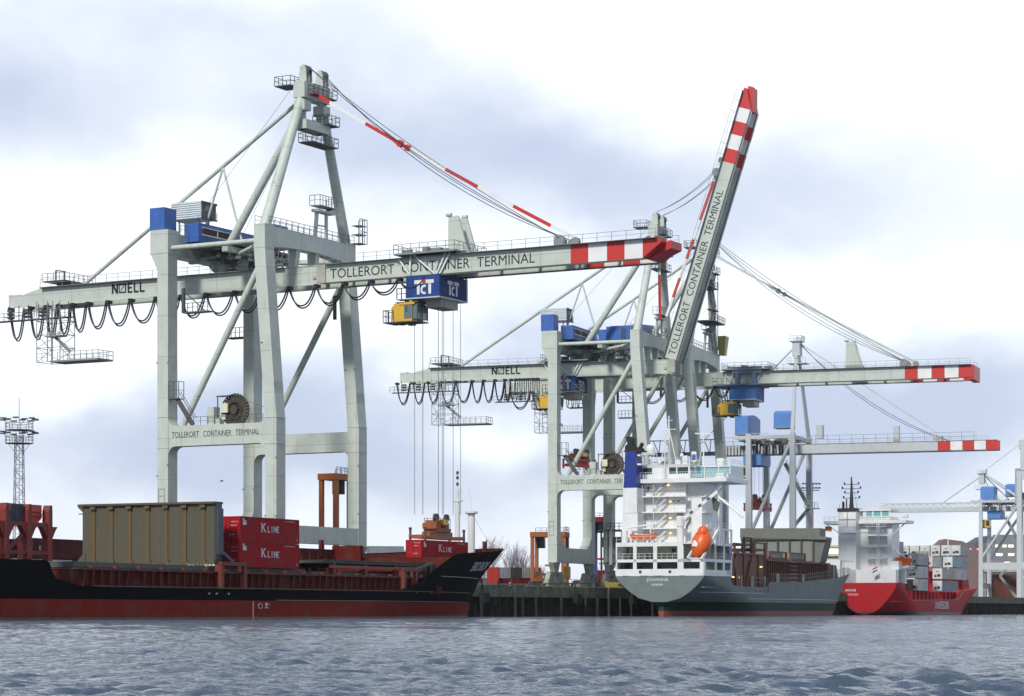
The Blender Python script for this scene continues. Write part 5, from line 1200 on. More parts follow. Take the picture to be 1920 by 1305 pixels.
m = MB(); m.box(5, 12, -8.4, 11.4, 21.4, 22.1); m.box(5.4, 12, -4.6, 3.0, 22.1, 23.0); m.box(5.2, 12.2, -4.8, 6.6, 24.3, 24.8)
for v in (-4.6, -2.6, -.6, 1.2): m.box(5.4, 5.6, v, v+.35, 23, 24.3)
m.beam((6, -8, 21.4), (6, -4.8, 18.6), .25); m.beam((6, 11, 21.4), (6, 7.2, 18.8), .2); bx_ = m.build('bridge', SHIPW, RS)
m = MB(); m.box(5.5, 5.58, -4.5, 1.4, 23, 24.3); m.build('bridge_window', glass('aqua_glass', (.2, .42, .42)), bx_)
m = MB(); railing(m, [(5, -8.3, 22.1), (5, 11.3, 22.1)], 1.0, 1.3, .05); railing(m, [(5.2, -4.7, 24.8), (5.2, 6.5, 24.8)], 1.0, 1.2, .05); m.build('bridge_railing', SHIPW, bx_)
m = MB(); m.box(2.9, 3.0, 3.1, 6.9, 20.6, 24.0); fr2 = m.build('funnel_panel', paint('panel_white', (.85, .85, .84), .4), th_)
m = MB(); m.beam((2.85, 3.0, 22.3), (2.85, 7.0, 22.3), .12); m.beam((2.85, 5.0, 20.6), (2.85, 5.0, 24.0), .12); m.build('panel_frame', DARK, fr2)
m = MB(); m.box(2.8, 8.4, 2.8, 7.4, 24.2, 25.0); m.lathe([(.55, 25), (.3, 29), (.14, 32.4)], (5, 4.6, 0), 10)
for z, w_ in ((27.4, 1.9), (28.6, 1.6), (29.6, 2.2), (30.6, 1.7)):
    m.beam((5, 4.6-w_, z), (5, 4.6+w_, z), .13)
    for s_ in (-1, 1): m.box(4.8, 5.2, 4.6+s_*w_-.15, 4.6+s_*w_+.15, z, z+.5)
m.tube((5, 6.6, 25), (5, 6.6, 26.6), .3, n=8); m.tube((5, 5.8, 25), (5, 5.8, 27.2), .15, n=8); m.beam((5, 4.4, 31), (5, 3.2, 25), .06); m.build('black_mast', paint('mast_black', (.02, .022, .028), .6), RS)
m = MB(); m.beam((6, -1.4, 24.8), (6, -1.4, 28.4), .12); m.beam((6, -2.0, 26.6), (6, -.8, 26.6), .1); m.beam((6, 7.8, 22), (6, 7.8, 26), .1); m.lathe([(.4, 0), (.4, 1.2)], (6, -2.6, 24.8), 8); m.beam((6, -6, 22.1), (6, -8.4, 23.6), .15); m.box(5.5, 6.5, -8.6, -7.6, 22.6, 23.4); m.build('aerial', SHIPW, RS)
m = MB()
for k, z in enumerate((10.6, 13.2, 15.8, 18.4, 20.6)): m.box(4.5, 6.5, -3.6, 1.0, z, z+.12); railing(m, [(4.5, 1, z+.1), (4.5, -3.6, z+.1)], 1.1, 1.6, .045)
for v in (-2.2, -1.7): m.beam((4.4, v, 7.5), (4.4, v, 21.5), .16)
m.beam((2.8, 6.6, 19.2), (2.8, -.6, 19.2), .2); m.build('outside_stair', SHIPW, th_)
m = MB(); m.box(8, 14, -7.6, 0, 10.9, 11.2); m.beam((9, -2.4, 17.4), (10, -8.2, 12.4), .32); m.beam((10, -8.2, 11.2), (10, -8.2, 14), .4); m.box(9.6, 10.4, -8.6, -7.8, 12.4, 13.4); m.build('boat_davit', SHIPW, RS)
rb2 = thing('lifeboat', 'orange lifeboat in davits beside the white tower of the red ship', 'lifeboat', loc_of(*RO, RA, 9.5, -5.2, 11.6), R(RA))
m = MB(); m.prismx([(3.2, 1.4), (3.0, .3), (2.2, 0), (-2.3, 0), (-3.2, .7), (-3.9, 1.5), (-2.2, 1.9), (2.4, 1.8)][::-1], -.9, .9); m.build('boat_hull', LBOAT, rb2)
m = MB(); m.box(-.95, .95, -2.4, 2.4, .9, 1.0); m.build('boat_fender', DARK, rb2)
FLG = thing('flag', 'small red white and blue flag at the stern of the red ship', 'flag', loc_of(*RO, RA, 1.0, -1.6, 9.6), R(RA))
m = MB(); m.cur = 0; m.add([(0, 0, .1), (0, -1.2, .7), (0, -1.2, 1.05), (0, 0, .45)], [(0, 1, 2, 3)]); m.cur = 1; m.add([(0, 0, .45), (0, -1.2, 1.05), (0, -1.2, 1.4), (0, 0, .8)], [(0, 1, 2, 3)]); m.cur = 2; m.add([(0, 0, .8), (0, -1.2, 1.4), (0, -1.2, 1.75), (0, 0, 1.15)], [(0, 1, 2, 3)]); m.build('cloth', [BLUE, WHT, RED], FLG)
m = MB(); m.beam((0, 0, -2), (0, 0, 1.3), .06); m.build('flagpole', SHIPW, FLG)
FLG = thing('flag', 'dark red and yellow flag under the left bridge wing of the red ship', 'flag', loc_of(*RO, RA, 5.0, 11.0, 19.4), R(RA))
m = MB(); m.cur = 0; m.add([(0, 0, .7), (0, -1.6, .6), (0, -1.6, 1.0), (0, 0, 1.1)], [(0, 1, 2, 3)]); m.cur = 1; m.add([(0, 0, .4), (0, -1.6, .2), (0, -1.6, .6), (0, 0, .7)], [(0, 1, 2, 3)]); m.cur = 2; m.add([(0, 0, 1.1), (0, -1.6, 1.0), (0, -1.6, 1.4), (0, 0, 1.5)], [(0, 1, 2, 3)]); m.build('cloth', [RED, YEL, DARK], FLG)
m = MB(); m.beam((0, 0, .2), (0, 0, 2.0), .06); m.build('flagpole', SHIPW, FLG)
def onR(u, v, z): return loc_of(*RO, RA, u, v, z)
tier = ['lowest', 'second', 'third', 'top']
Z4 = [5.85, 8.85, 11.9, 14.95]
def rc(u0, L, vs_, t, key, label, reef=True, H=2.62, logo=None):
    return container(label, onR(u0+L/2, vs_-1.22+1.22, Z4[t]), R(RA), L, H, key, logo, 'containers on the red ship', reefer=reef, marks=False, simple=True)
pk = paint('pink_logo', (.55, .12, .16), .6)
rc(14.9, 9.8, -1.2, 3, 'silver', 'grey refrigerated container, top of the stack beside the red ship white tower')
rc(16.2, 9.6, -1.2, 2, 'white', 'white refrigerated container just under the top grey one beside the white tower')
rc(23.0, 6.0, -3.9, 2, 'brown', 'brown container behind the davit beside the white tower of the red ship', False)
rc(20.0, 6.0, -3.8, 1, 'brown', 'brown container above the red bulwark behind the white tower', False)
for t, k, l in ((2, 'silver', 'grey-sided refrigerated container with pink mark, uppermost left of the red post'), (1, 'white', 'white refrigerated container, middle one of the stack left of the red post'), (0, 'white', 'white refrigerated container, lowest in the front stack left of the red post')):
    rc(18.6, 9.4, -6.28, t, k, l, True, 2.75, ('N', .9, .9, 1.0, pk))
rc(14.0, 6.06, -5.2, 0, 'brown', 'rust brown container, lowest one beside the stern house of the red ship', False)
for i, v in enumerate((6.6, 3.9, 1.2, -1.5, -4.25)):
    rc(57.6, 9.5, v, 3, 'white', 'white refrigerated container in the red ship top row, %s' % ['the leftmost', 'second from the left', 'third from the left', 'fourth from the left', 'beside the grey one'][i])
rc(57.6, 9.5, -6.75, 3, 'silver', 'grey refrigerated container at the right end of the top row of the red ship', True)
rc(51.0, 15.5, -6.4, 2, 'ltblue', 'pale blue refrigerated container directly under the right end of the top row', True, logo=('X', .9, .9, 4.6, pk))
rc(41.0, 12.2, -6.4, 1, 'cream', 'drab cream container in the second tier right of the red post', True, logo=('S', .9, .9, 3.6, pk))
rc(53.6, 12.0, -6.4, 1, 'white', 'white container at the forward end of the second tier on the red ship', True, logo=('O', .9, .9, .6, pk))
rc(41.0, 15.6, -6.4, 0, 'grey', 'dark grey container on the lowest tier right of the red post', True, logo=None)
rc(42.0, 10, -3.7, 2, 'white', 'white refrigerated container behind the red post, above the cream one', True)
m = MB(); m.box(30.0, 31.2, -6.9, -3.9, 5.0, 14.0); m.lathe([(.25, 0), (.25, .1)], (30.0, -5.4, 10.6), 8, 'x'); m.build('red_post', RH, RS)
m = MB(); m.box(30.2, 31.2, -6.8, -3.9, 14.0, 15.4); m.build('post_top', paint('post_grey', (.3, .29, .25), .6), RS)
m = MB(); m.lathe([(.18, 7), (.16, 18.5), (.1, 19.6)], (76.0, 0, 0), 8); m.beam((76, 0, 19.4), (76, 0, 20.8), .1); m.build('foremast', SHIPW, RS)
# ================================================================== smaller distant cranes
def small_crane(ox, oy, ang, label, g=9.2, vw=16.4, zb=36.3, zt=38.3, apex=(9.0, 62.0), boom=(-8, 54.1), stripes=None, truss=None, leg=1.3, ztop=40.2, drum=True, trolley_u=-2.4, spread=None, mastbase=None, stay2=43.0, back=-14):
    root = thing('gantry_crane', label, 'harbour crane', (ox, oy, QZ), R(ang), 'smaller cranes farther along the quay')
    M = Matrix.Translation((0, 0, -QZ)); P = root
    vc = vw/2
    for u in (-.8, g):
        for v in (0, vw):
            m = MB(M); m.hexa([(u-.1, v, QZ+.1), (u+leg+.1, v, QZ+.1), (u+leg+.1, v+leg, QZ+.1), (u-.1, v+leg, QZ+.1), (u, v, ztop+.4), (u+leg*.85, v, ztop+.4), (u+leg*.85, v+leg, ztop+.4), (u, v+leg, ztop+.4)])
            m.build('leg', GREYW, P)
    for v in (.2, vw+.2):
        MB(M).tube((g+.4, v+.4, zt+1), (-.4, v+.4, 17), .42, n=8).build('diagonal_brace', GREYW, P)
        m = MB(M); m.box(-.1, g, v, v+.8, 14, 16.2); m.build('portal_beam', GREYW, P)
        m = MB(M); m.box(back*.25, g+.2, v, v+.9, ztop-.8, ztop); m.build('top_beam', GREYW, P)
    for u in (-.6, g+.1):
        m = MB(M); m.box(u, u+.9, 1, vw+.5, 8.2, 9.8); m.box(u, u+.8, 1, vw+.5, ztop-.9, ztop-.05); m.build('cross_beam', GREYW, P)
    m = MB(M)
    if truss:
        u0, u1 = truss
        for v in (vc-2, vc+2):
            m.box(u0, g+14, v-.3, v+.3, zb, zt-.6); m.beam((u0, v, zt+.8), (g+14, v, zt+.8), .25)
            k = u0
            while k < g+12: m.beam((k, v, zt-.6), (k+1.1, v, zt+.8), .18); m.beam((k+1.1, v, zt+.8), (k+2.2, v, zt-.6), .18); m.beam((k+1.1, v, zt+.8), (k+1.1, v, zt-.6), .1); k += 2.2
        m.build('lattice_boom', GREYW, P)
    else:
        for v in (vc-2.2, vc+1.2):
            m = MB(M); m.cur = 0; m.box(boom[0], stripes[0], v, v+1.0, zb, zt)
            for k in range(len(stripes)):
                m.cur = 1 if k % 2 == 0 else 2; x1 = stripes[k+1] if k+1 < len(stripes) else boom[1]; m.box(stripes[k], x1, v, v+1, zb, zt)
            m.cur = 3; m.box(boom[0], boom[1], v-.05, v, zb-.15, zb); m.box(boom[0], boom[1], v-.05, v+1.05, zt, zt+.1)
            m.build('boom_girder', [GREYW, RED, WHT, DARK], P)
        m = MB(M); railing(m, [(boom[0], vc-2.4, zt), (boom[1]-5, vc-2.4, zt)], 1.9, 2.7, .05); railing(m, [(boom[0], vc-1, zt), (boom[1]-2, vc-1, zt)], 1.1, 2.7, .03); m.build('boom_railing', RAILM, P)
        m = MB(M)
        for k in np.arange(boom[0], g-1, .75): m.beam((k, vc-2.3, zb-.0), (k, vc-2.3, zt-.2), .2)
        k = boom[0]-16
        while k < boom[0]+2: m.beam((k, vc-2.3, zt+1.5), (k+1.3, vc-2.3, zb+.5), .16); m.beam((k+1.3, vc-2.3, zb+.5), (k+1.6, vc-2.3, zt+1.5), .16); k += 3
        m.beam((boom[0]-18, vc-2.3, zt+1.6), (boom[0], vc-2.3, zt+1.6), .22); m.box(boom[0]-18, boom[0], vc-2, vc-1.2, zb, zb+.9); m.build('festoon_cable_loop', CABLE, P)
    au, az = apex
    MB(M).tube((g+.5, .5, ztop), (au, vc, az), .5, .32, 8).build('mast_leg', GREYW, P); MB(M).tube((g+.5, vw+.5, ztop), (au, vc, az), .5, .32, 8).build('mast_leg', GREYW, P)
    m = MB(M); m.box(au-.8, au+.9, vc-1.3, vc+1.3, az-3.6, az-.4); m.box(au-1.4, au+1.4, vc-1.7, vc+1.7, az-.4, az-.25); m.lathe([(.7, -.3), (.7, .3)], (au+.2, vc, az+.1), 12, 'y')
    railing(m, [(au-1.4, vc-1.7, az-.25), (au+1.4, vc-1.7, az-.25), (au+1.4, vc+1.7, az-.25)], 1.1, .9, .06); m.box(au-1.8, au+2.4, vc-2, vc+2, az-5.4, az-5.25); railing(m, [(au-1.8, vc-2, az-5.3), (au+2.4, vc-2, az-5.3)], 1.2, .9, .06)
    m.build('mast_head', GREYW, P)
    m = MB(M); m.tube((au, vc, az-1), (back, vc, zt+.5), .2, n=6); m.build('backstay', GREYW, P)
    m = MB(M); e = Vector((stay2, vc, zt+.3)); a = Vector((au+.4, vc, az-.6))
    m.beam(a, e, .26, .3); m.build('forestay', GREYW, P)
    m = MB(M)
    for dv, sg in ((-1, 2.3), (1, 3.0)):
        m.path([tuple(a+(e-a)*t+Vector((-.6*4*t*(1-t), dv, -sg*4*t*(1-t)))) for t in [i/8 for i in range(9)]], .06, 4)
    m.build('boom_hoist_rope', ROPE, P)
    m = MB(M); m.box(stay2-3.2, stay2-1.2, vc-1, vc+1, zt, zt+1.4); 
    if not truss: m.box(30.9, 32.2, vc-.6, vc+.6, zt, zt+3.8)
    m.build('stay_anchor', GREYW, P)
    # blue houses with a curved roof
    def house(u0, u1, v0, v1, z0, z1):
        h = MB(M); pr = [(v0, z0), (v1, z0), (v1, z1)]+[(v1+(v0-v1)*t, z1+.7*math.sin(math.pi*t)) for t in (.25, .5, .75)]+[(v0, z1)]
        h.prismx(pr, u0, u1); o = h.build('machinery_house', paint('far_blue_cladding', (.09, .23, .54), .5, .2, 0, .3), P)
        h = MB(M); h.box(u0-.1, u1+.1, v0-.1, v1+.1, z0-.25, z0); h.build('house_base', RAILM, o)
    k = zb-36.3
    if not drum: house(-.8, 3.5, 3, 10, ztop-.1, ztop+3.9)
    else: house(-3.8, -.8, 2, 13.5, ztop+.6, ztop+4.4)
    if drum: house(3.4, 7.4, 9, 13, 42.6+k, 45.7+k)
    else: house(7.0, 10.6, 3, 8, 37.2, 40.3)
    h = MB(M); h.box(g+2.5, g+4.0, vw-1, vw+.8, zt+2.0, zt+5); h.build('electrical_cabin', GREYW, P)
    rr = random.Random(9); m = MB(M)
    for _ in range(26): u = rr.uniform(-.5, g); v = rr.uniform(2, vw-1); m.box(u, u+rr.uniform(.4, 1.6), v, v+1, zt+.1, zt+rr.uniform(.3, 1.6))
    m.build('machinery', MATS['dark_machinery'], P)
    m = MB(M); m.beam((6.2, vc, zb-2), (11.8, vc, zb-12.2), .3, .8); m.beam((11.8, vc, zb-12.2), (4.5, vc, zb-20.5), .3, .8); m.beam((4.5, vc, zb-20.5), (9.8, vc, zb-27.5), .3, .8); m.box(11, 14, vc-1, vc+1, zb-12.4, zb-12.2); railing(m, [(11, vc-1, zb-12.2), (14, vc-1, zb-12.2)], 1.2, .8, .07); railing(m, [(6.6, vc-.5, zb-2.2), (11.8, vc-.5, zb-11.6)], 1.0, 1.2, .05); m.build('zigzag_stair', RAILM, P)
    # trolley of its own
    tu = trolley_u
    TL = loc_of(ox, oy, ang, tu, vc, zb-.1)
    T_ = thing('crane_trolley', 'blue trolley box with yellow cab under the %s' % ('boom of the pale slender crane' if not truss else 'far crane with the lattice arm'), 'crane trolley', TL, R(ang), 'trolleys under the crane booms')
    M2 = Matrix.Translation((-tu, -vc, -(zb-.1)))
    h = MB(M2); h.prismx([(4, zb-2.5), (vw-3.6, zb-2.5), (vw-3.2, zb-1.8), (vw-3.2, zb-.4), (vw-3.6, zb), (4, zb)], tu, tu+4.1); h.build('machinery_box', MATS['far_blue_cladding'], T_)
    h = MB(M2)
    for u in (tu+.6, tu+3.4): h.beam((u, 5, zb-.2), (u, 5, zt+1.6), .25)
    h.box(tu-1.2, tu+5.5, 4.5, 11, zt+1.0, zt+1.2); railing(h, [(tu-1.2, 4.5, zt+1.2), (tu+5.5, 4.5, zt+1.2)], 1.4, 1, .08); h.build('carriage', GREYW, T_)
    h = MB(M2); h.box(tu-2, tu+.9, 3, 5.4, zb-5.3, zb-2.8); cb_ = h.build('driver_cab', YEL, T_)
    h = MB(M2); h.box(tu-.2, tu+.8, 2.95, 3.0, zb-4.8, zb-3.1); h.box(tu+.9, tu+.95, 3.2, 5.2, zb-4.8, zb-3.1); h.build('cab_window', GLASSD, cb_)
    h = MB(M2); h.box(tu-2.1, tu+1, 2.9, 5.5, zb-5.5, zb-5.3); h.build('cab_frame', DARK, cb_)
    if spread:
        h = MB(M2)
        for du in (.6, 1.5, 2.6, 3.4):
            h.tube((tu+du, vc, zb-2.5), (tu+du, vc, spread+2), .03, n=4, cap=False)
        h.build('hoist_ropes', ROPE, T_)
        spreader('container_spreader', 'red spreader hanging from the crane with the two blue curved-roof houses', None, loc_of(ox, oy, ang, tu+2.3, vc, spread), R(ang+62), 7, RED)
    return root
small_crane(53.0, 548.3, -19.8, 'pale slender crane with curved-roof blue houses, right of the three big grey cranes', stripes=(41.1, 43.9, 46.5, 49.1, 51.6), spread=23.9)
small_crane(147.2, 769.4, -19.8, 'far pale crane with a lattice arm reaching left above the red ship', g=11.8, vw=17, zb=32.6, zt=34.6, apex=(-1.2, 44.9), truss=(-33, 0), ztop=35.8, drum=False, trolley_u=1.2, spread=None, stay2=8.7, back=-14.2, leg=1.2)
# sixth crane: only its rear legs and mast show at the right edge of the photo
C6 = thing('gantry_crane', 'pale crane cut off by the right photo edge, only rear legs in view', 'harbour crane', (155.6, 752, QZ), R(-19.8), 'smaller cranes farther along the quay')
M = Matrix.Translation((0, 0, -QZ))
for u, v in ((-.9, 0), (2.6, 1.5), (14, 0), (14, 16)):
    m = MB(M); m.box(u, u+1.5, v, v+1.5, QZ+.1, 44); m.build('leg', GREYW, C6)
m = MB(M); m.box(-1, 15, .1, 1.2, 42, 44); m.box(-1, 15, 15, 16.2, 42, 44); m.box(-1, 15, .1, 1.0, 14, 16); m.build('portal_beam', GREYW, C6)
m = MB(M); m.tube((1, 1, 44), (.4, 3, 53.4), .9, .6, 8); m.box(-.6, 1.4, 2, 4.4, 51.0, 53.6); m.build('mast_leg', GREYW, C6)
m = MB(M); m.tube((.4, 3, 53.2), (9, 3, 63), .16, n=6); m.tube((-.2, 3, 52.5), (-11, 3, 44.5), .12, n=6); m.build('backstay', GREYW, C6)
m = MB(M); m.box(-2.0, 15, 5, 8, 35.6, 37.6); m.box(-2, -.6, 4.0, 6, 34, 45); m.beam((3.6, 1.2, 20), (3.2, 1.2, 50), .35); m.build('frame_member', paint('far_grey_shade', (.34, .37, .37), .6), C6)
# ================================================================== quay, water, far shore
EU = Vector((math.cos(R(65.4)), math.sin(R(65.4)), 0)); EN = Vector((-EU.y, EU.x, 0)); E0 = Vector((29.5, 464.0, 0))
def quay(t, n, z=QZ): p = E0+EU*t+EN*n; return (p.x, p.y, z)
QA = R(65.4)
GRD = paint('apron_asphalt', (.075, .072, .066), .85, .5, 0, 0, scale=.08)
m = MB(); m.add([quay(-900, .4), quay(900, .4), quay(900, 1500), quay(-900, 1500)], [(0, 1, 2, 3)])
struct(m.build('quay_ground', GRD)); 
m = MB(); a = [quay(-900, -.02, 3.2), quay(900, -.02, 3.2), quay(900, 1.2, 3.2), quay(-900, 1.2, 3.2)]; b = [quay(-900, -.02, 5.02), quay(900, -.02, 5.02), quay(900, 1.2, 5.02), quay(-900, 1.2, 5.02)]
m.hexa(a+b)
for t in np.arange(-120, 300, 9.0): m.hexa([quay(t, -.06, 3.2), quay(t+.12, -.06, 3.2), quay(t+.12, 0, 3.2), quay(t, 0, 3.2), quay(t, -.06, 5.0), quay(t+.12, -.06, 5.0), quay(t+.12, 0, 5.0), quay(t, 0, 5.0)])
QW = thing('quay_wall', 'long mossy concrete quay wall standing on dark sheet piles', 'quay wall', (0, 0, 0))
m.build('concrete_capping', CONC, QW)
m = MB()
for t in np.arange(-108, 300, .55):
    if rng.random() < .45:
        h_ = rng.uniform(.3, 1.6); w_ = rng.uniform(.05, .3); m.add([quay(t, -.028, 5.0), quay(t+w_, -.028, 5.0), quay(t+w_*.8, -.028, 5.0-h_), quay(t+.02, -.028, 5.0-h_*.9)], [(0, 1, 2, 3)])
m.build2('lime_streaks', paint('lime_streak', (.24, .26, .19), .9, .5, .3, .6), QW)
m = MB()
for t in np.arange(-108, 300, .8):
    if rng.random() < .5:
        h_ = rng.uniform(.2, 1.1); w_ = rng.uniform(.2, .9); m.add([quay(t, -.024, 5.01), quay(t+w_, -.024, 5.01), quay(t+w_*.8, -.024, 5.0-h_), quay(t+.1, -.024, 5.0-h_*.7)], [(0, 1, 2, 3)])
m.build2('moss_patches', paint('moss_green', (.055, .085, .025), .95, .5), QW)
m = MB()
for t in (-70, -30, 2, 40):
    for k in range(14): m.beam(quay(t, -.12, .2+k*.35), quay(t+.5, -.12, .2+k*.35), .05)
    m.beam(quay(t, -.12, 0), quay(t, -.12, 5.1), .07); m.beam(quay(t+.5, -.12, 0), quay(t+.5, -.12, 5.1), .07)
m.build('quay_ladder', RAILM, QW)
m = MB(); P_ = []
ts = np.arange(-300, 420, .75)
for i, t in enumerate(ts):
    n = 1.1 if (i // 2) % 2 else .55
    P_ += [quay(t, n, -2), quay(t, n, 3.2)]
m.add(P_, [(2*i, 2*i+2, 2*i+3, 2*i+1) for i in range(len(ts)-1)])
m.build('sheet_piles', paint('sheet_pile_dark', (.022, .018, .014), .8, .5, .5, .5, rustcol=(.05, .028, .02), spec=.15), QW)
m = MB(); P_ = [quay(-900, 1.3, -2), quay(900, 1.3, -2), quay(900, 1.3, 4.9), quay(-900, 1.3, 4.9)]; m.add(P_, [(0, 1, 2, 3)]); m.build('backing_wall', MATS['sheet_pile_dark'], QW)
m = MB()
for k, t in enumerate((-103, -83.5, -46, -20, 10, 60, 150, 190)):
    m.hexa([quay(t, -.9, 2.2), quay(t+2.2, -.9, 2.2), quay(t+2.2, -.05, 2.2), quay(t, -.05, 2.2), quay(t, -.9, 3.8), quay(t+2.2, -.9, 3.8), quay(t+2.2, -.05, 3.8), quay(t, -.05, 3.8)])
    m.beam(quay(t+1, -.3, 3.8), quay(t+1, -.1, 5.6), .25)
m.build('rubber_fender', paint('rubber', (.012, .012, .012), .8), QW)
m = MB()
for t in np.arange(-110, 60, 5.3):
    if int(t*7) % 3: m.beam(quay(t, -.45, -.5), quay(t, -.45, 3.2), .35)
m.build('pile_guide', paint('pile_guide', (.016, .013, .011), .8, .5, .6, .6), QW)
m = MB(); m.beam(quay(-64, .6, 5.08), quay(-22, .6, 5.08), .25, .16); m.build('edge_kerb', paint('kerb_yellowgreen', (.38, .42, .06), .6, .5, .1, .4), QW)
# bollards
for k, t in enumerate((-98, -74, -44, -12)):
    b = thing('bollard', ['black iron bollard on the quay edge nearest the black ship bow', 'black iron bollard on the quay edge below the distant red containers', 'black iron bollard on the quay edge in front of the yellow drive box', 'black iron bollard on the quay edge beside the stern of the grey ship'][k], 'bollard', quay(t, .9, 5.02), 0, 'bollards along the quay edge')
    m = MB(); m.lathe([(.28, 0), (.2, .15), (.18, .45), (.34, .55), (.3, .7)], (0, 0, 0), 12); m.build('bollard_body', paint('iron_black', (.03, .03, .03), .6), b)
# ------------------------------------------------------------------ water
def water():
    ny, nx = 1300, 680
    ys = 11*(1.0045**np.arange(ny)); ys = np.concatenate([[-400., 2.], ys, [5200., 9000.]])
    tx = np.linspace(-1, 1, nx); tx = np.sign(tx)*(np.abs(tx)**1.0)
    Y, Tx = np.meshgrid(ys, tx, indexing='ij'); W = np.maximum(np.abs(Y)*.30, 9)+2
    W[0, :] = 300; W[-1, :] = 9000; W[-2, :] = 5000
    X = Tx*W; Z = np.zeros_like(X)
    g = np.random.default_rng(4)
    patch = .75+.35*np.sin(X*.11+1.3*np.sin(Y*.035))*np.sin(Y*.06+.8*np.sin(X*.09+1))+.2*np.sin(X*.37+Y*.21)
    for k in range(40):
        lam = .25*(1.068**k); th = g.normal(-1.4, .5); amp = .0115*lam**.6*g.uniform(.6, 1.4)
        if lam > .8: amp *= .72
        if lam > 1.4: amp *= .6
        kx, ky = 2*math.pi/lam*math.cos(th), 2*math.pi/lam*math.sin(th); ph = g.uniform(0, 6.28)
        dy = np.gradient(ys)[:, None]; damp = np.clip(lam/(2.5*np.abs(dy))-.25, 0, 1)
        a = kx*X+ky*Y+ph
        Z += amp*damp*patch*(np.sin(a)+.2*np.cos(2*a))
    far = np.clip((900-Y)/500, 0, 1); Z *= far*np.clip((Y-6)/8, 0, 1)
    n0, n1 = X.shape; co = np.stack([X, Y, Z], -1).reshape(-1, 3)
    idx = np.arange(n0*n1).reshape(n0, n1)
    q = np.stack([idx[:-1, :-1], idx[:-1, 1:], idx[1:, 1:], idx[1:, :-1]], -1).reshape(-1, 4)
    me = bpy.data.meshes.new('water'); me.vertices.add(len(co)); me.vertices.foreach_set('co', co.ravel())
    me.loops.add(q.size); me.loops.foreach_set('vertex_index', q.ravel().astype(np.int32))
    me.polygons.add(len(q)); me.polygons.foreach_set('loop_start', np.arange(0, q.size, 4, dtype=np.int32)); me.polygons.foreach_set('loop_total', np.full(len(q), 4, dtype=np.int32))
    me.polygons.foreach_set('use_smooth', np.ones(len(q), dtype=bool)); me.update(); me.validate()
    m = bpy.data.materials.new('river_water'); m.use_nodes = True; t = NT(m.node_tree); b = m.node_tree.nodes['Principled BSDF']
    b.inputs['Base Color'].default_value = (.05, .08, .12, 1); b.inputs['Roughness'].default_value = .06; b.inputs['IOR'].default_value = 1.33; b.inputs['Specular IOR Level'].default_value = .5
    tc = t.n('ShaderNodeTexCoord'); mp = t.n('ShaderNodeMapping'); t.put(mp.inputs[0], tc.outputs['Object']); mp.inputs['Scale'].default_value = (.8, 1.0, 1); mp.inputs['Rotation'].default_value = (0, 0, .12)
    n1_ = t.noise(mp.outputs[0], 8.5, 4, .62, .1); n2_ = t.noise(mp.outputs[0], 1.25, 4, .6, .15); n3_ = t.noise(mp.outputs[0], .16, 3, .5)
    h = t.math('ADD', t.math('MULTIPLY', n1_.outputs['Fac'], .11), t.math('MULTIPLY', n2_.outputs['Fac'], .07))
    h = t.math('MULTIPLY', h, t.math('ADD', .55, t.math('MULTIPLY', n3_.outputs['Fac'], .9)))
    bp = t.n('ShaderNodeBump'); t.put(bp.inputs['Height'], h); bp.inputs['Strength'].default_value = 1.0; bp.inputs['Distance'].default_value = 1.0
    t.link(bp.outputs[0], b.inputs['Normal'])
    me.materials.append(m); o = bpy.data.objects.new('water', me); COL.objects.link(o); return struct(o)
water()
# ================================================================== yard behind the quay
def at(px, Y): return (px-960)/4600*Y
grp = 'containers standing in the yard'
def yard(label, px, Y, z, key, rz=65.4, L=12.19, logo=None, Hh=2.6, n=None):
    return container(label, (at(px, Y), Y, QZ+z), R(rz), L, Hh, key, logo, grp, marks=False, simple=True)
yard('maroon container at the far left, top of its stack behind the red cell guides', 8, 318, 2.62, 'maroon')
yard('dark red container with white marks, top layer just right of the red cell guides', 98, 323, 2.75, 'maroon', logo=('K', .5, .6, -4.6, LWHT))
yard('dark red container, top layer, half hidden by the tan upright hatch cover', 152, 334, 2.65, 'maroon')
yard('grey container low behind the leftmost red cell guide', 22, 322, 0, 'grey')
yard('white container with red lettering between the red cell guides', 70, 320, 0, 'white', logo=('HAMBURG', 4.5, .7, .4, RED))
yard('red container with white LINE lettering, low right of the cell guides', 102, 326, 0, 'red', logo=('LINE', 3.0, .8, 1.0, LWHT))
yard('bright orange container end beside the red LINE container', 136, 332, 0, 'orange', rz=20, L=6.06)
yard('grey container directly under a raised piece of deck gear at the far left', 78, 345, 2.62, 'silver', rz=65.4, L=6.06)
k = 0
for px, key, nm in ((948, 'grey', 'slate grey'), (969, 'dgreen', 'dark green'), (990, 'silver', 'pale grey'), (1004, 'red', 'bright red')):
    yard('%s container end in the upper layer left of the orange straddle carrier' % nm, px, 540, 2.9, key, rz=88, L=6.06, logo=None)
yard('bright orange-red container end peeking out past the black ship bow', 925, 520, 1.6, 'red', rz=88, L=6.06, Hh=3.6)
yard('long dark red container with white lettering below the upper layer', 950, 520, 0, 'maroon', rz=10, logo=('tex', 2.6, 1.0, .2, LWHT), Hh=2.9)
yard('long maroon container at the right end of the lower layer', 985, 516, 0, 'maroon', rz=10, Hh=2.9, L=6)
yard('green low skip-like container on the quay beyond the black ship bow', 907, 500, 0, 'green', rz=10, L=4.5, Hh=1.6)
yard('bright red container behind the legs of the orange straddle carrier', 1022, 560, 2.0, 'red', rz=20, L=6.06, logo=('K', .6, 1.0, -1, LWHT))
yard('crimson container seen under the raised-boom crane right of the bogies', 1104, 530, 0, 'kline', rz=20, L=6.06)
yard('crimson container with white lettering beside the blue straddle carrier', 1126, 540, 0, 'kline', rz=15, L=12.19, logo=('K-L', 4, .9, -1.5, LWHT))
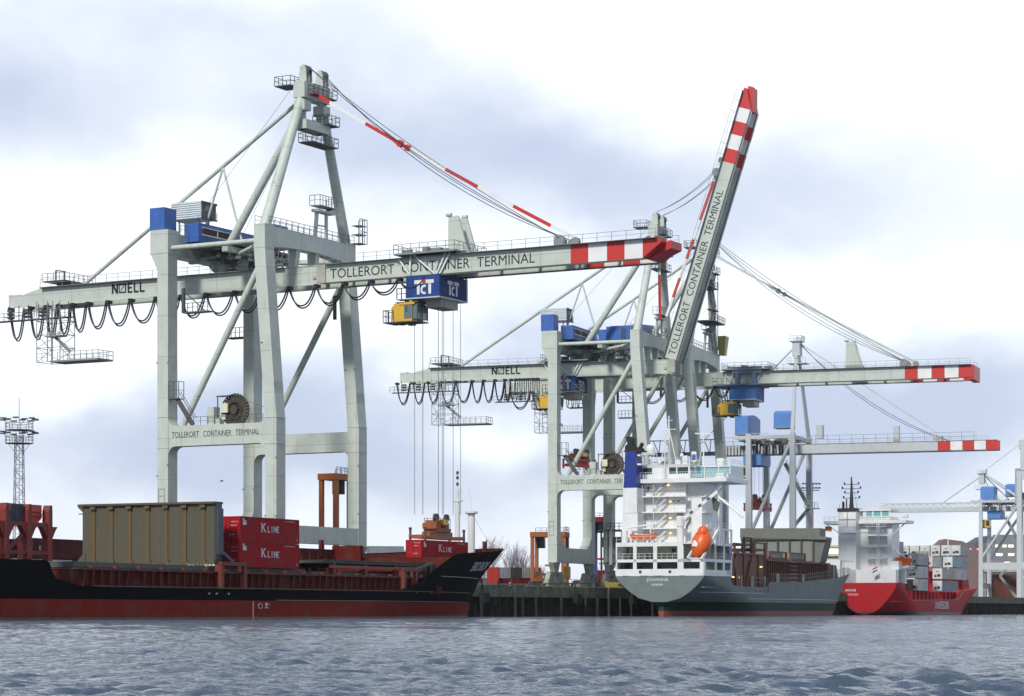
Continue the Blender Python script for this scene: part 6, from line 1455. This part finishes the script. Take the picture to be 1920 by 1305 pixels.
yard('dark red container seen between the legs of the blue straddle carrier', 1127, 560, 2.62, 'red', rz=20, L=6.06)
yard('grey container on the yard roofline behind the nearest crane leg', 722, 420, 4.4, 'grey', rz=15, L=6.06)
yard('lower dark red container supporting the grey one behind the nearest crane leg', 722, 420, 1.75, 'maroon', rz=15, L=6.06)
yard('pale container just visible beyond the black ship hold wall', 745, 430, 4.0, 'silver', rz=15, L=6.06)
yard('maroon container under the pale one beyond the black ship hold wall', 745, 430, 1.3, 'maroon', rz=15, L=6.06)
for r_, z in enumerate((0, 2.62, 5.24)):
    nm = ['lowest', 'middle', 'top'][r_]
    yard('maroon container, %s of the stack under the lattice-arm crane at far right' % nm, 1882, 790, z, 'brown', rz=12, logo=('H S', 1.2, 1.2, -5.6, LWHT), L=11)
    yard('grey container end, %s of the column left of the maroon stack' % nm, 1846, 800, z, 'grey', rz=70, L=6.06)
# ------------------------------------------------------------------ straddle carriers and portal frame
def straddle(label, px, Y, rz, zt, width, length, col, cat='straddle carrier', beamcol=None, name='straddle_carrier'):
    root = thing(name, label, cat, (at(px, Y), Y, QZ), R(rz))
    for x in (-length/2, length/2-.6):
        for y in (-width/2, width/2-.7): m = MB(); m.box(x, x+.6, y, y+.7, 1.4, zt-.9); m.build('leg', col, root)
    m = MB(); m.box(-length/2-.2, length/2+.2, -width/2-.1, width/2+.1, zt-1.0, zt); m.build('top_frame', beamcol or col, root)
    m = MB(); m.box(-length/2-.6, length/2+.6, -width/2-.05, -width/2+.75, .7, 1.5); m.box(-length/2-.6, length/2+.6, width/2-.75, width/2+.05, .7, 1.5); m.build('wheel_beam', col, root)
    m = MB()
    for x in (-length/2, -length/6, length/6, length/2):
        for y in (-width/2+.35, width/2-.35): m.lathe([(.65, -.22), (.65, .22)], (x, y, .65), 14, 'y')
    m.build('wheel', paint('tyre', (.02, .02, .02), .8), root)
    m = MB(); railing(m, [(-length/2, -width/2, zt), (length/2, -width/2, zt), (length/2, width/2, zt)], 1.0, 1.2, .05)
    m.beam((-length/2+1.2, -width/2+.4, 1.4), (-length/2+1.2, -width/2+.4, zt-1), .12); m.beam((length/2-1.2, -width/2+.4, 1.4), (length/2-1.2, -width/2+.4, zt-1), .12)
    m.build('railing', DARK, root)
    m = MB(); m.box(length/2-1.9, length/2-.6, width/2-2.2, width/2-.6, zt-3.2, zt-1.0); m.build('cab', GLASSD, root)
    m = MB()
    for x in (-.9, .9): m.tube((x, 0, zt-1), (x, 0, zt*.45), .04, n=4)
    m.box(-2.6, 2.6, -.6, .6, zt*.45-.35, zt*.45); m.build('lifting_frame', beamcol or col, root)
    return root
straddle('tall orange portal frame with ladder standing behind the nearest crane', 630, 396, 62, 18.0, 3.4, 5.0, paint('frame_orange', (.46, .12, .02), .5, .3, .15), 'portal frame', name='portal_frame')
straddle('orange straddle carrier behind the landside leg of the raised-boom crane', 1031, 500, 80, 12.0, 7.0, 6.0, ORANGE)
BL2 = paint('straddle_blue', (.03, .07, .24), .5, .3)
straddle('blue straddle carrier with red top frame beside the stern of the grey ship', 1127, 512, 80, 15.5, 3.6, 5.0, BL2, beamcol=RED)
m = MB()
sk = thing('hopper_frame', 'dark steel platform with railings beside the blue straddle carrier, left of the blue funnel', 'work platform', (at(1150, 500), 500, QZ), R(20))
m.box(-2.0, 3, -2, 2, 9.0, 11.0); m.box(-2.5, 3.2, -2.2, 2.2, 12.2, 12.5); railing(m, [(-2.5, -2.2, 12.5), (3.2, -2.2, 12.5)], 1.3, 1, .07); m.build('platform', paint('hopper_brown', (.11, .10, .075), .7, .5, .6, .4), sk)
m = MB()
for x in (-1.9, 2.6):
    for y in (-1.8, 1.8): m.beam((x, y, 0), (x, y, 12.2), .25)
m.beam((-1.9, -1.8, 3), (2.6, -1.8, 8.8), .15); m.beam((2.6, -1.8, 3), (-1.9, -1.8, 8.8), .15); m.box(-2.4, 3, -2, 2, 5.6, 5.8); m.build('support_frame', DARK, sk)
# small quay items
it = thing('gangway', 'teal-grey gangway ladder lying along the quay edge', 'gangway', quay(-52, 3.0, 5.02), QA)
m = MB(); m.beam((0, 0, .5), (26, 0, 1.0), .5, .12); m.beam((0, .8, .5), (26, .8, 1.0), .1, .25); m.beam((0, -.3, 1.2), (26, -.3, 1.7), .07)
for x in range(0, 27, 2): m.beam((x, -.3, .5+x*.02), (x, -.3, 1.2+x*.02), .06)
m.build('gangway_deck', paint('teal_grey', (.12, .19, .17), .6, .4, .2, .4), it)
m = MB(); m.box(1, 1.4, 0, .8, 0, .5); m.box(24, 24.4, 0, .8, 0, .95); m.build('gangway_foot', DARK, it)
it = thing('steel_tray', 'rusty orange-brown open steel tray on the quay beside the grey ship stern', 'steel tray', quay(-14, 2.0, 5.02), QA)
m = MB(); m.hexa([(0, 0, 0), (6, 0, 0), (6, 2, 0), (0, 2, 0), (-.6, -.4, .9), (6.6, -.4, .9), (6.6, 2.4, .9), (-.6, 2.4, .9)]); m.build('tray_body', paint('rust_orange', (.26, .075, .03), .8, .5, .5, .4), it)
m = MB(); m.box(-.7, 6.7, -.5, -.4, .8, .95); m.build('tray_rim', BR, it)
cl = spreader('container_spreader', 'orange spreader resting on the quay between the legs of the orange straddle carrier', None, (at(1022, 498), 498, QZ+.5), R(12), 6.5, ORANGE)
grd = thing('flatbed_trailer', 'low dark flatbed trailer parked on the quay by the distant red containers', 'trailer', (at(955, 480), 480, QZ), R(14))
m = MB(); m.box(-5, 5, -1.2, 1.2, 1.0, 1.3); m.box(-5, -4.8, -1.2, 1.2, 1.3, 2.4); m.build('trailer_bed', DARK, grd)
for x in (-4, -2.8, 3.6):
    m = MB(); m.lathe([(.5, -1.15), (.5, -.8)], (x, 0, .5), 12, 'y'); m.build('wheel', MATS['tyre'], grd); m = MB(); m.lathe([(.5, .8), (.5, 1.15)], (x, 0, .5), 12, 'y'); m.build('wheel', MATS['tyre'], grd)
for k_, (px, Y, c_, lb) in enumerate(((1148, 470, (.42, .36, .06), 'yellow steel bin on the quay at the stern of the grey ship'), (1008, 476, (.05, .06, .06), 'dark steel bin on the quay under the orange straddle carrier'), (1086, 500, (.3, .32, .3), 'pale grey switch box on the quay behind the crane bogies'))):
    bn = thing('steel_bin', lb, 'bin', (at(px, Y), Y, QZ), R(20)); m = MB(); m.hexa([(-1, -.7, 0), (1, -.7, 0), (1, .7, 0), (-1, .7, 0), (-1.3, -.9, 1.7), (1.3, -.9, 1.7), (1.3, .9, 1.7), (-1.3, .9, 1.7)]); m.build('bin_body', paint('bin_%d' % k_, c_, .6, .5, .3, .4), bn)
    m = MB(); m.box(-1.4, 1.4, -1, -.9, 1.6, 1.75); m.build('bin_rim', DARK, bn)
# ------------------------------------------------------------------ light masts
def light_mast(label, px, Y, zt, levels, rw, wid=2.2):
    root = thing('light_mast', label, 'light mast', (at(px, Y), Y, QZ), 0)
    h = zt-QZ; m = MB(); wb = wid
    def w_(z): return lerp(wb/2, .62, z/h)
    n = int(h/1.3)
    for sx_ in (-1, 1):
        for sy in (-1, 1): m.beam((sx_*w_(0), sy*w_(0), 0), (sx_*w_(h-4), sy*w_(h-4), h-4), .13)
    for k in range(n-3):
        z0, z1 = k*1.3, (k+1)*1.3; a, b = w_(z0), w_(z1); s_ = 1 if k % 2 else -1
        for sy in (-1, 1): m.beam((-a*s_, sy*a, z0), (b*s_, sy*b, z1), .07); m.beam((-b, sy*b, z1), (b, sy*b, z1), .05)
        for sx_ in (-1, 1): m.beam((sx_*a, -a*s_, z0), (sx_*b, b*s_, z1), .06)
    m.beam((0, 0, 0), (0, 0, h+ (3 if wid > 2 else 1)), .09); m.build('lattice_tower', paint('mast_steel', (.10, .11, .12), .6, .3), root)
    for z in levels:
        m = MB(); m.lathe([(rw, -.1), (rw, .0)], (0, 0, z), 14); 
        ring = [(rw*math.cos(2*math.pi*k/10), rw*math.sin(2*math.pi*k/10), z) for k in range(11)]; railing(m, ring, 1.2, 1.4, .05); m.build('lamp_platform', DARK, root)
        m = MB()
        for k in range(12):
            t = 2*math.pi*k/12; c, s_ = math.cos(t), math.sin(t); r1 = rw+.5
            m.beam((c*rw*.9, s_*rw*.9, z+1.2), (c*r1, s_*r1, z+1.9), .06); m.box(c*r1-.55, c*r1+.55, s_*r1-.35, s_*r1+.35, z+1.75+(k % 2)*.25, z+1.98+(k % 2)*.25)
        m.build('floodlight', paint('lamp_dark', (.05, .055, .06), .4), root)
    m = MB(); z = levels[0]
    for s_ in (-1, 1): m.beam((s_*.6, 0, z-2), (s_*rw*.8, 0, z), .07)
    m.build('platform_strut', DARK, root)
light_mast('tall lattice light mast with two ring platforms of floodlights at the far left', 36, 460, 38.0, (27.4, 29.9), 2.6)
LM = thing('light_mast', 'short red and white lamp pole standing left of the tan hatch cover', 'light mast', (at(159, 500), 500, QZ), 0)
m = MB(); m.tube((0, 0, 0), (0, 0, 15.6), .12, n=6); m.build('pole', paint('pole_grey', (.4, .4, .4), .5), LM)
m = MB(); m.tube((0, 0, 8), (0, 0, 11), .16, n=6); m.build('pole_band', RED, LM)
m = MB(); m.box(-1.2, 1.2, -.3, .3, 15.6, 15.8); m.box(1.6, 2.2, -.3, .3, 15.5, 15.7); m.build('lamp_head', DARK, LM)
LM = thing('light_mast', 'slim light mast with clustered floodlights seen behind the legs of the pale slender crane', 'light mast', (at(1523, 640), 640, QZ), 0)
m = MB(); m.tube((0, 0, 0), (0, 0, 29), .32, .22, 6); m.build('pole', paint('pole_grey2', (.3, .32, .34), .5), LM)
m = MB(); m.box(-2.4, 1.8, -.8, .8, 27.4, 27.55)
for x in (-2.4, -1.6, .2, 1.0, 1.8): m.box(x-.3, x+.3, -.4, .4, 27.9, 28.3); m.box(x-.25, x+.35, -.4, .4, 29.0, 29.4)
m.build('floodlight', MATS['lamp_dark'], LM)
m = MB(); m.tube((0, 0, 9), (0, 0, 13), .38, n=6); m.tube((0, 0, 18), (0, 0, 23), .36, n=6); m.build('pole_band', RED, LM)
# ------------------------------------------------------------------ bare trees
def bare_tree(label, px, Y, h, w_, seed, kind=0):
    root = thing('bare_tree', label, 'tree', (at(px, Y), Y, QZ-.5), 0, 'bare winter trees beyond the yard')
    r_ = random.Random(seed); m = MB(); m.tube((0, 0, 0), (0, 0, h*.35), .45, .3, 6); tr = m.build('trunk', paint('bark_grey', (.13, .11, .11), .9), root)
    m = MB()
    def grow(p, d, L, r, lv):
        q = p+d*L; m.tube(tuple(p), tuple(q), r, r*.55, 3 if lv > 1 else 5, False)
        if lv == 0: return
        for _ in range(4 if lv > 1 else 5):
            nd = (d+Vector((r_.uniform(-1, 1), r_.uniform(-1, 1), r_.uniform(-.1, .5)))*(.30 if kind == 0 else .62)).normalized()
            grow(p+d*L*r_.uniform(.35, 1), nd, L*r_.uniform(.45, .75), r*.5, lv-1)
    for _ in range(7): h_ = h*.86; grow(Vector((0, 0, h_*r_.uniform(.1, .35))), Vector((r_.uniform(-1, 1)*w_/h*.9, r_.uniform(-1, 1)*w_/h*.9, 1)).normalized(), h_*.42, .17, 3)
    m.build('crown', paint('twig_grey', (.27, .245, .26), .95), root)
tl = ['broad bare tree just right of the white foremast', 'bare round-topped tree behind the bow of the black ship', 'low bushy bare tree above the tip of the black bow', 'narrow bare poplar, left one of the tall group', 'narrow bare poplar, tallest of the group', 'narrow bare poplar, right one of the tall group', 'wide bare tree between the poplars and the orange straddle carrier', 'reddish bare tree low beside the orange straddle carrier', 'bare tree seen through the orange straddle carrier', 'bare tree seen through the legs of the blue straddle carrier']
for k, (px, h, w_, kd) in enumerate(((903, 27, 7, 0), (914, 31, 9, 1), (946, 21, 9, 1), (958, 25, 3.5, 0), (968, 27, 3.5, 0), (978, 24, 3.5, 0), (990, 20, 9, 1), (998, 15, 7, 1), (1014, 18, 8, 1), (1124, 20, 9, 1))):
    bare_tree(tl[k], px, 1000, h, w_, 40+k, kd)
# ------------------------------------------------------------------ far shore on the right: terminal sheds and hill
FB = thing('warehouse', 'long pale flat-roofed terminal shed with bright window strips behind the far right crane', 'warehouse', (at(1880, 1100), 1100, 5), R(8))
m = MB(); m.box(-16, 22, -6, 6, 0, 13.5); m.box(-18, 24, -7, 7, 13.5, 14.6); m.build('wall', paint('shed_wall', (.42, .41, .36), .7, .3, 0, .3), FB)
m = MB(); m.box(-17, 23, -6.2, -6, 4.4, 5.6); m.box(-17, 23, -6.2, -6, 10.6, 12.0); m.build('light_strip', lampm('strip_light', (1, .93, .8), 1.1), FB)
m = MB(); m.box(-17, 23, -6.3, -6, 6.8, 8.6); m.build('shed_band', paint('band_green', (.22, .26, .2), .7), FB)
FB = thing('warehouse', 'dark arched hall roof on the skyline right of the stacked white boxes', 'warehouse', (at(1862, 1200), 1200, 5), R(0))
m = MB(); m.prism([(-13, 0), (13, 0), (13, 20), (9, 27), (3, 32), (-3, 33), (-8, 30), (-12, 24), (-13, 18)], 0, 30); m.build('wall', paint('hall_dark', (.10, .10, .13), .8, .3), FB)
m = MB(); m.box(-12, 12, -.1, 0, 15, 16); m.build('roof_edge', paint('hall_trim', (.2, .2, .22), .8), FB)
FB = thing('office_building', 'low grey office building with small lit windows at the far right edge', 'building', (at(1905, 1150), 1150, 5), R(0))
m = MB(); m.box(-14, 14, 0, 12, 0, 28); m.box(-9, 12, 2, 10, 28, 32); m.build('wall', paint('office_grey', (.22, .22, .24), .8, .3), FB)
WL = lampm('window_light', (1, .9, .65), 1.0)
rr = random.Random(2)
for k in range(14):
    m = MB(); x = rr.uniform(-13, 8); z = rr.choice((14, 18, 22, 26)); m.box(x, x+rr.uniform(1, 3), -.1, 0, z, z+1.2); m.build('window', WL, FB)
FB = thing('office_building', 'pale lit building glimpsed between the grey ship bow and the red ship tower', 'building', (at(1548, 900), 900, 5), R(0))
m = MB(); m.box(-4, 7, 0, 10, 0, 19.5); m.box(-4.6, 7.6, -.3, 10, 19.5, 20.2); m.build('wall', paint('lit_wall', (.6, .56, .42), .8, .2), FB)
m = MB(); m.box(-4, 7, -.1, 0, 17.2, 18.8); m.build('light_strip', MATS.get('x') or bpy.data.materials['strip_light'], FB)
m = MB(); m.box(-2.5, 4.5, -.6, -.1, 8, 14.5); m.build('orange_panel', ORANGE, FB)
m = MB(); m.box(-4, 7, -.12, 0, 15.4, 16.2); m.build('window', GLASSD, FB)
FB = thing('warehouse', 'low terminal shed roof with red lamps on the skyline behind the stacked white boxes', 'warehouse', (at(1790, 1000), 1000, 5), R(0))
m = MB(); m.prism([(-14, 0), (12, 0), (12, 20.5), (3, 24.6), (-4, 25.5), (-8, 22), (-14, 21)], 0, 14); m.build('wall', paint('shed_brown', (.20, .13, .12), .8, .3), FB)
m = MB(); 
for x in (-10, -6.5, 5.5, 9): m.box(x, x+1.2, -.2, 0, 21, 21.6)
m.build('roof_lamp', lampm('red_lamp', (1, .25, .2), 1.2), FB)
m = MB(); P_ = []; n = 60; rr = random.Random(8)
for i in range(n+1):
    x = -260+i*560/n; z = 20+6*math.sin(i*.21)+3*math.sin(i*.7)+rr.uniform(-1, 1)
    P_ += [(x, 1900, 0), (x, 1900, z), (x, 2300, z*.9)]
m.add(P_, [(3*i, 3*i+3, 3*i+4, 3*i+1) for i in range(n)]+[(3*i+1, 3*i+4, 3*i+5, 3*i+2) for i in range(n)])
struct(m.build('hills', paint('far_woods', (.07, .075, .085), .95, .3, scale=.05)))
gl = thing('seagull', 'tiny dark gull flying between the legs of the nearest crane', 'bird', (at(413, 330), 330, .8+(1147-902)/4600*330), R(20))
m = MB(); m.add([(0, 0, 0), (.12, .5, .13), (.3, .48, .12), (.32, 0, 0), (.12, -.5, .13), (.3, -.48, .12)], [(0, 1, 2, 3), (3, 5, 4, 0)]); m.add([(-.2, 0, 0), (.5, -.05, 0), (.5, .05, .03), (.15, 0, -.1), (.15, 0, .1)], [(0, 3, 1), (0, 1, 4), (0, 2, 3), (0, 4, 2), (1, 3, 2), (1, 2, 4)]); m.build('bird_body', paint('gull_grey', (.3, .3, .3), .7), gl)
# ------------------------------------------------------------------ haze
HAZE = 0.000035
if HAZE:
    hz = MB(); hz.box(-520, 620, -60, 2400, -1.2, 115); ho = hz.build('haze', bpy.data.materials.new('haze_air')); struct(ho, 'stuff')
    hm = ho.data.materials[0]; hm.use_nodes = True; nt = hm.node_tree; nt.nodes.clear(); v = nt.nodes.new('ShaderNodeVolumePrincipled'); v.inputs['Color'].default_value = (.86, .91, 1, 1); v.inputs['Density'].default_value = HAZE
    nt.links.new(v.outputs[0], nt.nodes.new('ShaderNodeOutputMaterial').inputs['Volume'])
